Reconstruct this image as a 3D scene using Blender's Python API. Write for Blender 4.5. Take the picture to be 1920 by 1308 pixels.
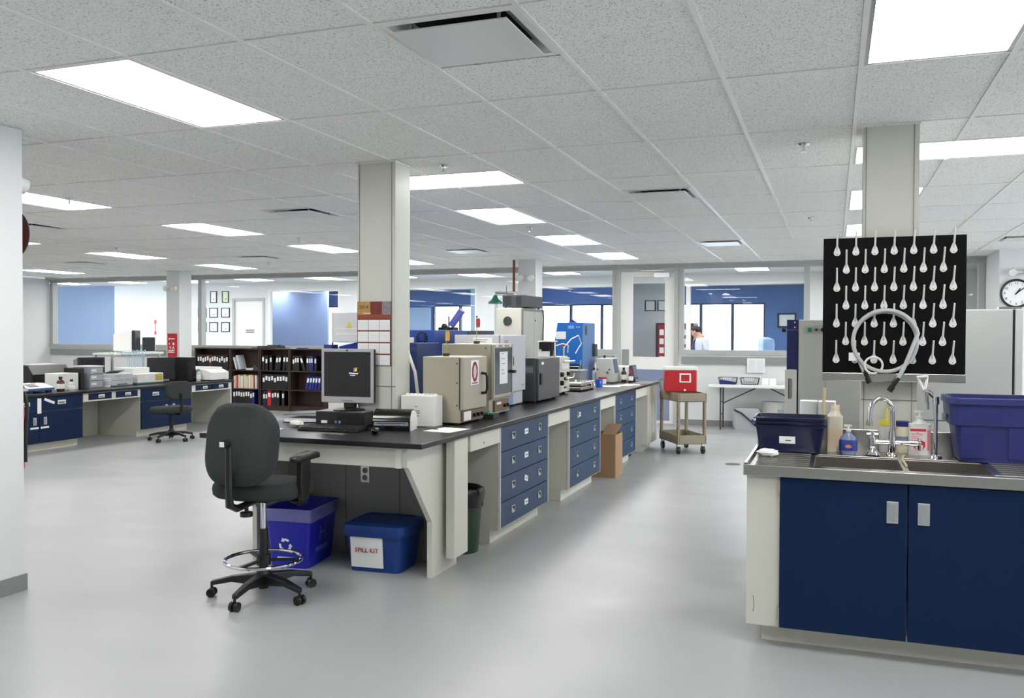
import bpy, bmesh, math, random
from math import pi, sin, cos, radians
from mathutils import Vector, Matrix
random.seed(7)
for o in list(bpy.data.objects): bpy.data.objects.remove(o)
SC = bpy.context.scene
COL = SC.collection

# ------------------------------------------------------------------ camera
CAM_H = 1.57
yaw, pitch, roll = .3521, -.0175, .0035
fwd = Vector((-sin(yaw)*cos(pitch), cos(yaw)*cos(pitch), sin(pitch)))
r0 = Vector((cos(yaw), sin(yaw), 0)); u0 = r0.cross(fwd)
rgt = r0*cos(roll)+u0*sin(roll); upv = -r0*sin(roll)+u0*cos(roll)
cam_d = bpy.data.cameras.new('camera'); cam = bpy.data.objects.new('camera', cam_d); COL.objects.link(cam)
m = Matrix((rgt, upv, -fwd)).transposed().to_4x4(); m.translation = (0, 0, CAM_H)
cam.matrix_world = m
cam_d.sensor_fit = 'HORIZONTAL'; cam_d.sensor_width = 36.0
cam_d.lens = 1640.56/1920*36.0
cam_d.clip_start = .05; cam_d.clip_end = 200
SC.camera = cam

# ------------------------------------------------------------------ world / exposure
W = bpy.data.worlds.new('daylight'); SC.world = W; W.use_nodes = True
bg = W.node_tree.nodes['Background']; bg.inputs[0].default_value = (.82, .90, 1, 1); bg.inputs[1].default_value = 7.0
SC.view_settings.view_transform = 'Standard'; SC.view_settings.look = 'None'
SC.view_settings.gamma = 1; SC.view_settings.use_curve_mapping = False
SC.view_settings.exposure = 0.33
LAMP = 13.0        # radiance of the fluorescent panels

# ------------------------------------------------------------------ materials
def lin(c):
    return tuple(((v/255)/12.92 if v/255 <= .04045 else ((v/255+.055)/1.055)**2.4) for v in c)
MATS = {}
def mat(name, rgb, rough=.5, metal=0, var=.06, scale=30, bump=0, emit=0, spec=.5, coat=0, alpha=1, trans=0):
    if name in MATS: return MATS[name]
    M = bpy.data.materials.new(name); M.use_nodes = True; nt = M.node_tree
    b = nt.nodes['Principled BSDF']; c = lin(rgb)
    b.inputs['Roughness'].default_value = rough; b.inputs['Metallic'].default_value = metal
    b.inputs['Specular IOR Level'].default_value = spec
    b.inputs['Coat Weight'].default_value = coat
    g = nt.nodes.new('ShaderNodeNewGeometry')
    n = nt.nodes.new('ShaderNodeTexNoise'); n.inputs['Scale'].default_value = scale; n.inputs['Detail'].default_value = 3
    nt.links.new(g.outputs['Position'], n.inputs['Vector'])
    mx = nt.nodes.new('ShaderNodeMix'); mx.data_type = 'RGBA'
    mx.inputs['A'].default_value = (*[v*(1-var) for v in c], 1); mx.inputs['B'].default_value = (*[min(1, v*(1+var)) for v in c], 1)
    nt.links.new(n.outputs['Fac'], mx.inputs['Factor']); nt.links.new(mx.outputs['Result'], b.inputs['Base Color'])
    if bump:
        bp = nt.nodes.new('ShaderNodeBump'); bp.inputs['Strength'].default_value = bump; bp.inputs['Distance'].default_value = .002
        nt.links.new(n.outputs['Fac'], bp.inputs['Height']); nt.links.new(bp.outputs['Normal'], b.inputs['Normal'])
    if emit:
        b.inputs['Emission Color'].default_value = (*c, 1); b.inputs['Emission Strength'].default_value = emit
    if trans: b.inputs['Transmission Weight'].default_value = trans
    if alpha < 1: b.inputs['Alpha'].default_value = alpha
    MATS[name] = M; return M

def glass_mat(name, tint=(1, 1, 1), refl=1.0):
    M = bpy.data.materials.new(name); M.use_nodes = True; nt = M.node_tree
    for n in list(nt.nodes):
        if n.type == 'BSDF_PRINCIPLED': nt.nodes.remove(n)
    out = [n for n in nt.nodes if n.type == 'OUTPUT_MATERIAL'][0]
    t = nt.nodes.new('ShaderNodeBsdfTransparent'); t.inputs[0].default_value = (*tint, 1)
    g = nt.nodes.new('ShaderNodeBsdfGlossy'); g.inputs['Roughness'].default_value = .01
    f = nt.nodes.new('ShaderNodeFresnel'); f.inputs[0].default_value = 1.5
    mu = nt.nodes.new('ShaderNodeMath'); mu.operation = 'MULTIPLY'; mu.inputs[1].default_value = refl
    mx = nt.nodes.new('ShaderNodeMixShader')
    ge = nt.nodes.new('ShaderNodeNewGeometry'); iv = nt.nodes.new('ShaderNodeMath'); iv.operation = 'SUBTRACT'; iv.inputs[0].default_value = 1
    m2 = nt.nodes.new('ShaderNodeMath'); m2.operation = 'MULTIPLY'; m2.use_clamp = True
    nt.links.new(ge.outputs['Backfacing'], iv.inputs[1]); nt.links.new(f.outputs[0], mu.inputs[0])
    nt.links.new(mu.outputs[0], m2.inputs[0]); nt.links.new(iv.outputs[0], m2.inputs[1]); nt.links.new(m2.outputs[0], mx.inputs[0])
    nt.links.new(t.outputs[0], mx.inputs[1]); nt.links.new(g.outputs[0], mx.inputs[2]); nt.links.new(mx.outputs[0], out.inputs[0])
    MATS[name] = M; return M

def tile_mat():
    M = mat('ceiling_tile', (240, 240, 237), .9, var=.03, scale=6); nt = M.node_tree; b = nt.nodes['Principled BSDF']
    g = [n for n in nt.nodes if n.type == 'NEW_GEOMETRY'][0]; mx = [n for n in nt.nodes if n.type == 'MIX'][0]
    mp = nt.nodes.new('ShaderNodeMapping'); mp.inputs['Scale'].default_value = (90, 55, 60); nt.links.new(g.outputs['Position'], mp.inputs[0])
    n2 = nt.nodes.new('ShaderNodeTexNoise'); n2.inputs['Scale'].default_value = 1.6; n2.inputs['Detail'].default_value = 2; n2.inputs['Distortion'].default_value = 1.5
    nt.links.new(mp.outputs[0], n2.inputs['Vector'])
    r = nt.nodes.new('ShaderNodeValToRGB'); r.color_ramp.elements[0].position = .35; r.color_ramp.elements[1].position = .43
    r.color_ramp.elements[0].color = (.42, .41, .4, 1); r.color_ramp.elements[1].color = (1, 1, 1, 1)
    nt.links.new(n2.outputs['Fac'], r.inputs[0])
    ml = nt.nodes.new('ShaderNodeMix'); ml.data_type = 'RGBA'; ml.blend_type = 'MULTIPLY'; ml.inputs['Factor'].default_value = 1
    nt.links.new(mx.outputs['Result'], ml.inputs['A']); nt.links.new(r.outputs[0], ml.inputs['B'])
    nt.links.new(ml.outputs['Result'], b.inputs['Base Color'])
    return M

def floor_mat():
    M = mat('epoxy_floor', (166, 168, 169), .32, var=.04, scale=1.2, spec=.5); nt = M.node_tree; b = nt.nodes['Principled BSDF']
    g = [n for n in nt.nodes if n.type == 'NEW_GEOMETRY'][0]
    n2 = nt.nodes.new('ShaderNodeTexNoise'); n2.inputs['Scale'].default_value = 1.6; n2.inputs['Detail'].default_value = 3; n2.inputs['Roughness'].default_value = .5
    mp = nt.nodes.new('ShaderNodeMapping'); mp.inputs['Scale'].default_value = (.8, 1.6, 1); mp.inputs['Rotation'].default_value = (0, 0, .35)
    nt.links.new(g.outputs['Position'], mp.inputs[0]); nt.links.new(mp.outputs[0], n2.inputs['Vector'])
    mr = nt.nodes.new('ShaderNodeMapRange'); mr.inputs['From Min'].default_value = .3; mr.inputs['From Max'].default_value = .7
    mr.inputs['To Min'].default_value = .29; mr.inputs['To Max'].default_value = .40
    nt.links.new(n2.outputs['Fac'], mr.inputs['Value']); nt.links.new(mr.outputs[0], b.inputs['Roughness'])
    return M

WHITE = mat('wall_white', (220, 221, 221), .7, var=.015, scale=4)
CREAM = mat('bench_cream', (212, 211, 199), .45, var=.02, scale=8)
NAVY = mat('cabinet_blue', (11, 34, 69), .45, var=.10, scale=40, spec=.2)
NAVYE = mat('drawer_blue', (34, 64, 98), .4, var=.08, scale=40, spec=.35)
SLATE = mat('worktop_black', (24, 24, 28), .3, var=.15, scale=60, spec=.4)
STEEL = mat('stainless', (190, 188, 182), .26, 1, var=.06, scale=14)
CHROME = mat('chrome', (225, 225, 228), .06, 1, var=.01)
ALU = mat('aluminium', (196, 198, 200), .4, .9, var=.03)
TRIM = mat('trim_grey', (176, 178, 176), .5, var=.02)
RAILG = mat('rail_grey', (140, 144, 142), .55, var=.03)
BASEG = mat('baseboard_grey', (132, 133, 131), .6, var=.03)
BLACK = mat('black_plastic', (24, 24, 26), .4, var=.1)
BLACKM = mat('black_matte', (18, 18, 19), .75, var=.1)
FABRIC = mat('chair_fabric', (47, 49, 50), .9, var=.15, scale=300, bump=.3)
WPLAST = mat('white_plastic', (232, 231, 227), .4, var=.02)
BEIGE = mat('oven_beige', (176, 170, 152), .45, var=.05, scale=9)
LGREY = mat('oven_light_grey', (196, 198, 204), .4, var=.02)
MGREY = mat('mid_grey', (128, 130, 132), .45, var=.04)
DGREY = mat('dark_grey', (66, 68, 70), .45, var=.08)
PAPER = mat('paper', (240, 241, 240), .8, var=.015)
INK = mat('ink', (60, 62, 66), .8, var=.05)
RED = mat('red', (180, 26, 32), .4, var=.06)
BROWN = mat('bookcase_brown', (58, 40, 34), .5, var=.15, scale=25)
CARDB = mat('cardboard', (163, 130, 98), .8, var=.05)
BLUEM = mat('machine_blue', (34, 66, 140), .4, var=.05)
BRIGHTBLUE = mat('machine_bright_blue', (24, 104, 190), .4, var=.04)
WALLBLUE = mat('wall_blue', (122, 139, 168), .7, var=.03, scale=5)
COLUMN = mat('column_clad', (206, 206, 196), .5, var=.015, scale=5)
GLASS = glass_mat('partition_glass', (.96, .98, .985), 1.0)
CLEAR = glass_mat('clear_glass', (.9, .94, .97), 1.6)
TILE = tile_mat(); FLOOR = floor_mat()
LIGHT = mat('light_panel', (255, 253, 250), .5, var=0, emit=LAMP)

# ------------------------------------------------------------------ mesh helpers
class MB:
    def __init__(s): s.v = []; s.f = []
    def add(s, vs, fs):
        n = len(s.v); s.v += [tuple(v) for v in vs]; s.f += [tuple(i+n for i in f) for f in fs]; return s
    def box(s, x0, y0, z0, x1, y1, z1):
        if x0 > x1: x0, x1 = x1, x0
        if y0 > y1: y0, y1 = y1, y0
        if z0 > z1: z0, z1 = z1, z0
        return s.add([(x0,y0,z0),(x1,y0,z0),(x1,y1,z0),(x0,y1,z0),(x0,y0,z1),(x1,y0,z1),(x1,y1,z1),(x0,y1,z1)],
                     [(3,2,1,0),(4,5,6,7),(0,1,5,4),(1,2,6,5),(2,3,7,6),(3,0,4,7)])
    def obox(s, c, d, ax):      # oriented box: centre, half sizes, 3 axes
        c = Vector(c); vs = []
        for i in (-1, 1):
            for j in (-1, 1):
                for k in (-1, 1): vs.append(c+ax[0]*d[0]*i+ax[1]*d[1]*j+ax[2]*d[2]*k)
        return s.add(vs, [(0,1,3,2),(4,6,7,5),(0,4,5,1),(2,3,7,6),(0,2,6,4),(1,5,7,3)])
    def ring(s, c, a, b, r, n): return [Vector(c)+a*r*cos(2*pi*i/n)+b*r*sin(2*pi*i/n) for i in range(n)]
    def frame(s, d):
        d = Vector(d).normalized(); a = d.cross(Vector((0,0,1)) if abs(d.z) < .9 else Vector((1,0,0))).normalized(); return a, d.cross(a)
    def cyl(s, p0, p1, r0, r1=None, n=16):
        r1 = r0 if r1 is None else r1; p0 = Vector(p0); p1 = Vector(p1); a, b = s.frame(p1-p0)
        vs = s.ring(p0, a, b, r0, n)+s.ring(p1, a, b, r1, n)
        return s.add(vs, [(i,(i+1) % n,n+(i+1) % n,n+i) for i in range(n)]+[tuple(range(n))[::-1], tuple(range(n,2*n))])
    def lathe(s, prof, c=(0,0), n=20):
        vs = []
        for r, z in prof: vs += [(c[0]+r*cos(2*pi*i/n), c[1]+r*sin(2*pi*i/n), z) for i in range(n)]
        k = len(prof)
        fs = [(j*n+i, j*n+(i+1) % n, (j+1)*n+(i+1) % n, (j+1)*n+i) for j in range(k-1) for i in range(n)]
        if prof[0][0] > 1e-5: fs.append(tuple(range(n))[::-1])
        if prof[-1][0] > 1e-5: fs.append(tuple(range((k-1)*n, k*n)))
        return s.add(vs, fs)
    def tube(s, pts, r, n=8, closed=False):
        pts = [Vector(p) for p in pts]; k = len(pts); vs = []
        d = (pts[1]-pts[0]); a, b = s.frame(d)
        for i, p in enumerate(pts):
            t = (pts[(i+1) % k]-pts[i-1]) if (closed or 0 < i < k-1) else (pts[1]-pts[0] if i == 0 else pts[-1]-pts[-2])
            t.normalize(); a = (a-t*a.dot(t)).normalized(); b = t.cross(a)
            rr = r[i] if isinstance(r, (list, tuple)) else r
            vs += s.ring(p, a, b, rr, n)
        m = k if closed else k-1
        fs = [(j*n+i, j*n+(i+1) % n, ((j+1) % k)*n+(i+1) % n, ((j+1) % k)*n+i) for j in range(m) for i in range(n)]
        if not closed: fs += [tuple(range(n))[::-1], tuple(range((k-1)*n, k*n))]
        return s.add(vs, fs)
    def prism(s, poly, axis, a0, a1):
        n = len(poly)
        P = {'x': lambda p, a: (a, p[0], p[1]), 'y': lambda p, a: (p[0], a, p[1]), 'z': lambda p, a: (p[0], p[1], a)}[axis]
        vs = [P(p, a0) for p in poly]+[P(p, a1) for p in poly]
        return s.add(vs, [tuple(range(n))[::-1], tuple(range(n,2*n))]+[(i,(i+1) % n,n+(i+1) % n,n+i) for i in range(n)])
    def sph(s, c, r, n=14, m=9):
        r = (r, r, r) if not isinstance(r, (tuple, list)) else r
        vs = [(c[0], c[1], c[2]-r[2])]
        for j in range(1, m):
            t = -pi/2+pi*j/m
            vs += [(c[0]+r[0]*cos(t)*cos(2*pi*i/n), c[1]+r[1]*cos(t)*sin(2*pi*i/n), c[2]+r[2]*sin(t)) for i in range(n)]
        vs.append((c[0], c[1], c[2]+r[2])); L = len(vs)-1
        fs = [(0, 1+(i+1) % n, 1+i) for i in range(n)]
        for j in range(m-2):
            o = 1+j*n; fs += [(o+i, o+(i+1) % n, o+n+(i+1) % n, o+n+i) for i in range(n)]
        o = 1+(m-2)*n; fs += [(o+i, o+(i+1) % n, L) for i in range(n)]
        return s.add(vs, fs)
    def rbox(s, x0, y0, z0, x1, y1, z1, r, n=4):      # vertical-edge rounded box
        pts = []
        for cx, cy, a in ((x1-r, y0+r, -pi/2), (x1-r, y1-r, 0), (x0+r, y1-r, pi/2), (x0+r, y0+r, pi)):
            pts += [(cx+r*cos(a+pi/2*i/n), cy+r*sin(a+pi/2*i/n)) for i in range(n+1)]
        return s.prism(pts, 'z', z0, z1)
    def quad(s, a, b, c, d): return s.add([a, b, c, d], [(0, 1, 2, 3)])

def rounded(w, h, r, n=5, cx=0, cz=0):
    pts = []
    for x, z, a in ((w/2-r, -h/2+r, -pi/2), (w/2-r, h/2-r, 0), (-w/2+r, h/2-r, pi/2), (-w/2+r, -h/2+r, pi)):
        pts += [(cx+x+r*cos(a+pi/2*i/n), cz+z+r*sin(a+pi/2*i/n)) for i in range(n+1)]
    return pts

def wloc(o):
    p = Vector((0, 0, 0))
    while o: p = p+o.location; o = o.parent
    return p

def link(name, mb, material, parent=None, world=True, smooth=False, bevel=0, label=None, kind=None, loc=None):
    me = bpy.data.meshes.new(name)
    off = wloc(parent) if (parent and world) else Vector((0, 0, 0))
    if loc is not None: off = Vector(loc)
    me.from_pydata([Vector(v)-off for v in mb.v], [], mb.f)
    b = bmesh.new(); b.from_mesh(me); bmesh.ops.recalc_face_normals(b, faces=b.faces); b.to_mesh(me); b.free()
    me.materials.append(material); me.update()
    if smooth: me.shade_smooth(); me.set_sharp_from_angle(angle=radians(40))
    o = bpy.data.objects.new(name, me); COL.objects.link(o)
    if loc is not None: o.location = loc
    if parent: o.parent = parent
    if bevel:
        md = o.modifiers.new('bevel', 'BEVEL'); md.width = bevel; md.segments = 2; md.limit_method = 'ANGLE'; md.angle_limit = radians(40)
    if label: o['label'] = label
    if kind: o['kind'] = kind
    return o
def part(name, mb, material, parent, **k): return link(name, mb, material, parent, world=False, **k)
def wpart(name, mb, material, parent, **k): return link(name, mb, material, parent, world=True, **k)
def tag(o, label, cat, group=None):
    o['label'] = label; o['category'] = cat
    if group: o['group'] = group
    return o
def thing(name, label, cat, loc, rz=0, group=None):
    o = bpy.data.objects.new(name, None); COL.objects.link(o); o.location = loc; o.rotation_euler = (0, 0, rz)
    o.empty_display_size = .05
    return tag(o, label, cat, group)
def solo(name, mb, material, label, cat, loc, group=None, rz=0, **k):      # single-mesh thing, local coords
    o = link(name, mb, material, None, world=False, **k); o.location = loc; o.rotation_euler = (0, 0, rz)
    return tag(o, label, cat, group)
def wsolo(name, mb, material, label, cat, group=None, **k):                # single-mesh thing, world coords
    c = Vector((sum(v[0] for v in mb.v)/len(mb.v), sum(v[1] for v in mb.v)/len(mb.v), min(v[2] for v in mb.v)))
    o = link(name, mb, material, None, loc=c, **k); return tag(o, label, cat, group)
def struct(name, mb, material, parent=None, label=None, **k):
    o = link(name, mb, material, parent, world=True, **k)
    if not parent: o['kind'] = 'structure'
    if label: o['label'] = label
    return o
def copy_tree(o, parent=None):
    c = o.copy(); COL.objects.link(c); c.parent = parent
    for ch in o.children: copy_tree(ch, c)
    return c
def text(name, s, size, material, parent, loc, rot, ext=.0004, align='CENTER', sx=1):
    cu = bpy.data.curves.new(name, 'FONT'); cu.body = s; cu.size = size; cu.extrude = ext; cu.align_x = align; cu.align_y = 'CENTER'; cu.resolution_u = 2
    t = bpy.data.objects.new('tmp', cu); COL.objects.link(t)
    dg = bpy.context.evaluated_depsgraph_get(); me = bpy.data.meshes.new_from_object(t.evaluated_get(dg))
    bpy.data.objects.remove(t); me.name = name; me.materials.clear(); me.materials.append(material)
    o = bpy.data.objects.new(name, me); COL.objects.link(o); o.parent = parent; o.location = loc; o.rotation_euler = rot; o.scale = (sx, 1, 1)
    return o
FRONT = (pi/2, 0, 0)           # text that faces -y
SIDE = (pi/2, 0, pi/2)         # text that faces +x
ORD = ['nearest', 'second', 'third', 'fourth', 'fifth', 'sixth', 'seventh', 'eighth', 'ninth', 'tenth', 'eleventh', 'twelfth', 'thirteenth', 'fourteenth', 'fifteenth', 'sixteenth', 'seventeenth', 'eighteenth', 'nineteenth', 'twentieth']
NTH = ['first'] + ORD[1:]
# ================================================================== the setting
C = 2.788
GX, GY = -3.5545, 3.0708
def gx(i): return GX+.61*i
def gy(j): return GY+1.22*j
YB = 15.25          # glass partition
Y2 = 18.0           # second partition
Y3 = 22.5           # outside wall
XL, XR = -16.95, 8.3

struct('floor', MB().box(-24, -5.2, -.1, XR+.2, 26, 0), FLOOR)

# ---- ceiling: slab, T-bar grid, tiles
lights = {(i, j) for i in (-19, -12, -6, 0, 6, 12, 18) for j in (-2, 0, 2, 4, 6, 8)} - {(0, 2), (6, 2)}
cross = {(0, 2), (1, 2), (6, 2), (7, 2)}          # bays whose rear half holds a light turned across
vents = [(3, 0, 0), (-3, 3, 1), (3, 3, 1), (3, 7, 0), (-3, 7, 0), (-9, 7, 0), (-9, 3, 1), (9, 3, 1), (9, 7, 1), (-15, 7, 0)]
ceil = struct('ceiling', MB().box(-24, -5.2, C+.05, XR+.2, 26, C+.15), WHITE)
grid = MB()
i0, i1, j0, j1 = -22, 18, -7, 9
for i in range(i0, i1+2):
    if XL < gx(i) < XR:
        if i in (1, 7): grid.box(gx(i)-.012, -5, C-.004, gx(i)+.012, gy(2.5)-.012, C+.03).box(gx(i)-.012, gy(3)+.012, C-.004, gx(i)+.012, YB, C+.03)
        else: grid.box(gx(i)-.012, -5, C-.004, gx(i)+.012, YB, C+.03)
for j in range(j0, j1+2):
    for i in range(i0, i1+1):
        if gx(i+1) > XL and gx(i) < XR: grid.box(max(gx(i)+.012, XL), gy(j)-.012, C-.003, min(gx(i+1)-.012, XR), gy(j)+.012, C+.03)
for i in (0, 1, 6, 7): grid.box(gx(i)+.012, gy(2.5)-.012, C-.003, gx(i+1)-.012, gy(2.5)+.012, C+.03)
struct('ceiling_grid', grid, WPLAST, ceil)
tile_me = None; half_me = None
cells = []
for i in range(i0, i1+1):
    for j in range(j0, j1+1):
        if gx(i) < XL-.01 or gx(i+1) > XR+.01 or gy(j+1) > YB+.1: continue
        if (i, j) in lights: continue
        v = [q for q in vents if q[0] == i and q[1] == j]
        c = Vector((gx(i)+.305, gy(j)+.61, C))-Vector((0, 0, CAM_H))
        d = c.dot(fwd); px = c.dot(rgt)/d*1640 if d > .3 else 9e9; py = c.dot(upv)/d*1640 if d > .3 else 9e9
        vis = d > .3 and abs(px) < 1010 and abs(py) < 760
        cells.append(((0 if vis else 1000)+c.length, i, j, 1 if (i, j) in cross else (v[0][2] if v else None)))
cells.sort()
def tile_mesh(h):
    mb = MB().box(-.292, -h, 0, .292, h, .016)
    o = link('ceiling_tile', mb, TILE); me = o.data; bpy.data.objects.remove(o); return me
full_me, half_me = tile_mesh(.597), tile_mesh(.292)
rest = MB()
for k, (d, i, j, hv) in enumerate(cells):
    x = gx(i)+.305; y = gy(j)+.61; me = full_me
    if hv is not None: y = gy(j)+(.915 if hv == 0 else .305); me = half_me
    if k < 300:
        o = bpy.data.objects.new('ceiling_tile', me); COL.objects.link(o); o.parent = ceil; o.location = (x, y, C+.002)
    else:
        h = .597 if hv is None else .292
        rest.box(x-.292, y-h, C+.002, x+.292, y+h, C+.018)
struct('ceiling_tiles_far', rest, TILE, ceil, kind='stuff')
struct('ceiling_trim', MB().box(XL, YB-.12, C-.02, XR, YB, C+.03), TRIM, ceil)
# far rooms have a plain ceiling
struct('ceiling_plain', MB().box(-24, YB, C+.001, XR, 26, C+.04), WHITE, ceil)

# ---- walls
struct('wall_left', MB().box(XL-.15, -5, 0, XL, YB, C), WHITE)
struct('wall_right', MB().box(XR, -5, 0, XR+.15, 1.0, C).box(XR, 13.0, 0, XR+.15, 26, C).box(XR, 1.0, 0, XR+.15, 13.0, .85).box(XR, 1.0, 2.36, XR+.15, 13.0, C), WHITE)
_o = struct('window_11', MB().box(XR+.03, 1.0, .85, XR+.11, 13.0, .90).box(XR+.03, 1.0, 2.32, XR+.11, 13.0, 2.36), TRIM)  # unseen window band, added to bring in light from the right
for _k in range(9): wpart('window_mullion', MB().box(XR+.02, 1.0+_k*1.5-.035, .90, XR+.12, 1.0+_k*1.5+.035, 2.32), TRIM, _o)
for _k in range(8): wpart('pane', MB().box(XR+.06, 1.0+_k*1.5+.037, .90, XR+.07, 2.5+_k*1.5-.037, 2.32), GLASS, _o)
struct('wall_front', MB().box(-17.1, -5.15, 0, XR, -5, C), WHITE)
struct('wall_near', MB().box(-4.86, -5, 0, -4.61, 3.955, C), WHITE)
struct('baseboard_near', MB().box(-4.61, -5, 0, -4.598, 3.955, .1).box(-4.86, 3.955, 0, -4.598, 3.967, .1), BASEG)
wb = MB().box(XL, YB, 0, -3.62, YB+.14, 1.22).box(-2.53, YB, 0, 2.2, YB+.14, 1.22).box(-3.62, YB, 2.74, -2.53, YB+.14, C)
struct('wall_back', wb, WHITE)
struct('baseboard_back', MB().box(XL, YB-.012, 0, -3.64, YB, .1).box(-2.51, YB-.012, 0, 2.2, YB, .1), BASEG)
struct('wall_clock', MB().box(2.2, 14.05, 0, XR, YB+.14, C), WHITE)
rl = struct('trim_1', MB().box(-16.9, YB-.035, 1.06, -3.66, YB, 1.19).box(-2.47, YB-.035, 1.06, 2.1, YB, 1.19), RAILG)
# window 1 (left of the door), window 2 (right of the door)
def win(name, x0, x1, muls, joints):
    f = MB().box(x0, YB-.02, 1.22, x1, YB+.16, 1.30).box(x0, YB-.01, 2.70, x1, YB+.15, C)
    o = struct(name, f, TRIM)
    for x in muls: wpart('window_mullion', MB().box(x-.045, YB, 1.30, x+.045, YB+.14, 2.70), TRIM, o)
    xs = [x0]+joints+[x1]
    for a, b in zip(xs[:-1], xs[1:]):
        wpart('pane', MB().box(a+.003, YB+.06, 1.30, b-.003, YB+.072, 2.70), GLASS, o)
win('window_1', XL, -3.62, [XL+.05, -12.71, -3.66], [-15.5, -14.1, -12.71, -11.2, -9.72, -8.2, -6.68, -5.15])
win('window_2', -2.53, 2.2, [-2.49, -.42, 2.15], [-1.24, -.42, .9])
# door
d = struct('door_1', MB().box(-3.62, YB-.03, 0, -3.55, YB+.16, 2.74).box(-2.60, YB-.03, 0, -2.53, YB+.16, 2.74).box(-3.55, YB-.03, 2.67, -2.60, YB+.16, 2.74), TRIM)
lf = MB().box(-3.55, YB+.02, .01, -3.34, YB+.065, 2.67).box(-2.77, YB+.02, .01, -2.60, YB+.065, 2.67).box(-3.34, YB+.02, .01, -2.77, YB+.065, 1.17).box(-3.34, YB+.02, 2.58, -2.77, YB+.065, 2.67)
leaf = wpart('door_leaf', lf, WPLAST, d)
wpart('pane', MB().box(-3.34, YB+.035, 1.17, -2.77, YB+.045, 2.58), GLASS, leaf)
wpart('push_plate', MB().box(-3.53, YB+.012, 1.0, -3.40, YB+.02, 1.30), RAILG, leaf)
wpart('kick_plate', MB().box(-3.48, YB+.014, .06, -2.68, YB+.02, .95), mat('kick_plate', (150, 160, 190), .3, .6), leaf)
cl = wpart('door_closer', MB().box(-2.95, YB-.04, 2.56, -2.68, YB+.02, 2.64), ALU, d)
wpart('closer_arm', MB().obox((-2.98, YB-.05, 2.68), (.2, .012, .01), (Vector((1, 0, 0)), Vector((0, 1, 0)), Vector((0, 0, 1)))), ALU, cl)

# ---- second partition, corridor beyond the glass and the rooms behind it
wc = MB()
for a, b in ((-17.75, -14.0), (-13.05, -12.95), (-10.95, -10.4), (-7.45, -7.02), (-.5, 3.5)): wc.box(a, Y2, 0, b, Y2+.12, C)
wc.box(-12.95, Y2, 2.62, -10.95, Y2+.12, C).box(-10.4, Y2, 2.62, -7.45, Y2+.12, C).box(-6.45, Y2, 2.62, -.5, Y2+.12, C).box(-14.0, Y2, 2.42, -13.05, Y2+.12, C).box(-7.02, Y2, 2.5, -6.45, Y2+.12, C)
wc.box(-12.95, Y2, 0, -10.95, Y2+.12, .9).box(-10.4, Y2, 0, -7.45, Y2+.12, .9).box(-6.45, Y2, 0, -3.95, Y2+.12, .9).box(-2.95, Y2, 0, -.5, Y2+.12, .9)
struct('wall_corridor', wc, WHITE)
struct('wall_blue', MB().box(-22, Y2, 0, -17.75, Y2+.12, C), WALLBLUE)
for n, (a, b) in enumerate(((-12.95, -10.95), (-10.4, -7.45), (-6.45, -3.95), (-2.95, -.5))):
    o = struct('window_%d' % (n+3), MB().box(a, Y2, .9, a+.05, Y2+.1, 2.62).box(b-.05, Y2, .9, b, Y2+.1, 2.62).box(a+.05, Y2, .9, b-.05, Y2+.1, .95).box(a+.05, Y2, 2.57, b-.05, Y2+.1, 2.62), WPLAST)
    k = 2
    for q in range(k):
        w = (b-a-.1)/k
        wpart('pane', MB().box(a+.05+q*w+.004, Y2+.05, .95, a+.05+(q+1)*w-.004, Y2+.06, 2.57), GLASS, o)
    if n == 3: wpart('window_mullion', MB().box(-2.83, Y2-.01, .95, -2.75, Y2+.11, 2.57), WPLAST, o)
for n, (a, b) in enumerate(((-14.0, -13.05), (-7.02, -6.45))):
    h = 2.42 if n == 0 else 2.5
    d = struct('door_%d' % (n+2), MB().box(a, Y2-.02, 0, a+.06, Y2+.14, h).box(b-.06, Y2-.02, 0, b, Y2+.14, h).box(a+.06, Y2-.02, h-.06, b-.06, Y2+.14, h), TRIM)
    if n == 0:
        lf = wpart('door_leaf', MB().box(a+.06, Y2+.02, .01, b-.06, Y2+.065, h-.06), WPLAST, d)
        wpart('door_sign', MB().box(-13.62, Y2+.012, 1.62, -13.38, Y2+.02, 1.65).box(-13.62, Y2+.012, 1.57, -13.38, Y2+.02, 1.60), MGREY, lf)
    else:
        lf = wpart('door_leaf', MB().box(a+.06, Y2+.02, .01, a+.10, Y2+.5, h-.06), WPLAST, d)
# outer wall with window openings (blue), side walls of the far rooms
ow = MB(); ops = [(-14.35, -12.9), (-10.65, -9.0), (-7.45, -4.9), (-3.95, -1.6)]
xs = -24
for a, b in ops:
    ow.box(xs, Y3, 0, a, Y3+.15, C); ow.box(a, Y3, 2.36, b, Y3+.15, C); ow.box(a, Y3, 0, b, Y3+.15, .75); xs = b
ow.box(xs, Y3, 0, XR, Y3+.15, C)
struct('wall_outer', ow, mat('wall_deep_blue', (88, 120, 176), .7, var=.03))
struct('wall_far_left', MB().box(-24.15, YB, 0, -24, Y3, C), WHITE)
struct('wall_office', MB().box(-16.5, 20.2, 0, -12.68, 20.3, C), mat('wall_lavender_blue', (150, 168, 212), .7, var=.02))
struct('wall_divider', MB().box(-12.85, Y3-.12, 0, -10.7, Y3-.01, 2.3), mat('wall_pale_blue', (176, 200, 232), .7, var=.02))
struct('wall_divider_2', MB().box(-7.65, Y2+.12, 0, -7.55, Y3, C).box(-4.4, Y2+.12, 0, -4.3, Y2+2.2, C), mat('wall_pale_blue', (176, 200, 232), .7, var=.02))
DARKM = mat('mullion_dark', (58, 56, 78), .5)
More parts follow.
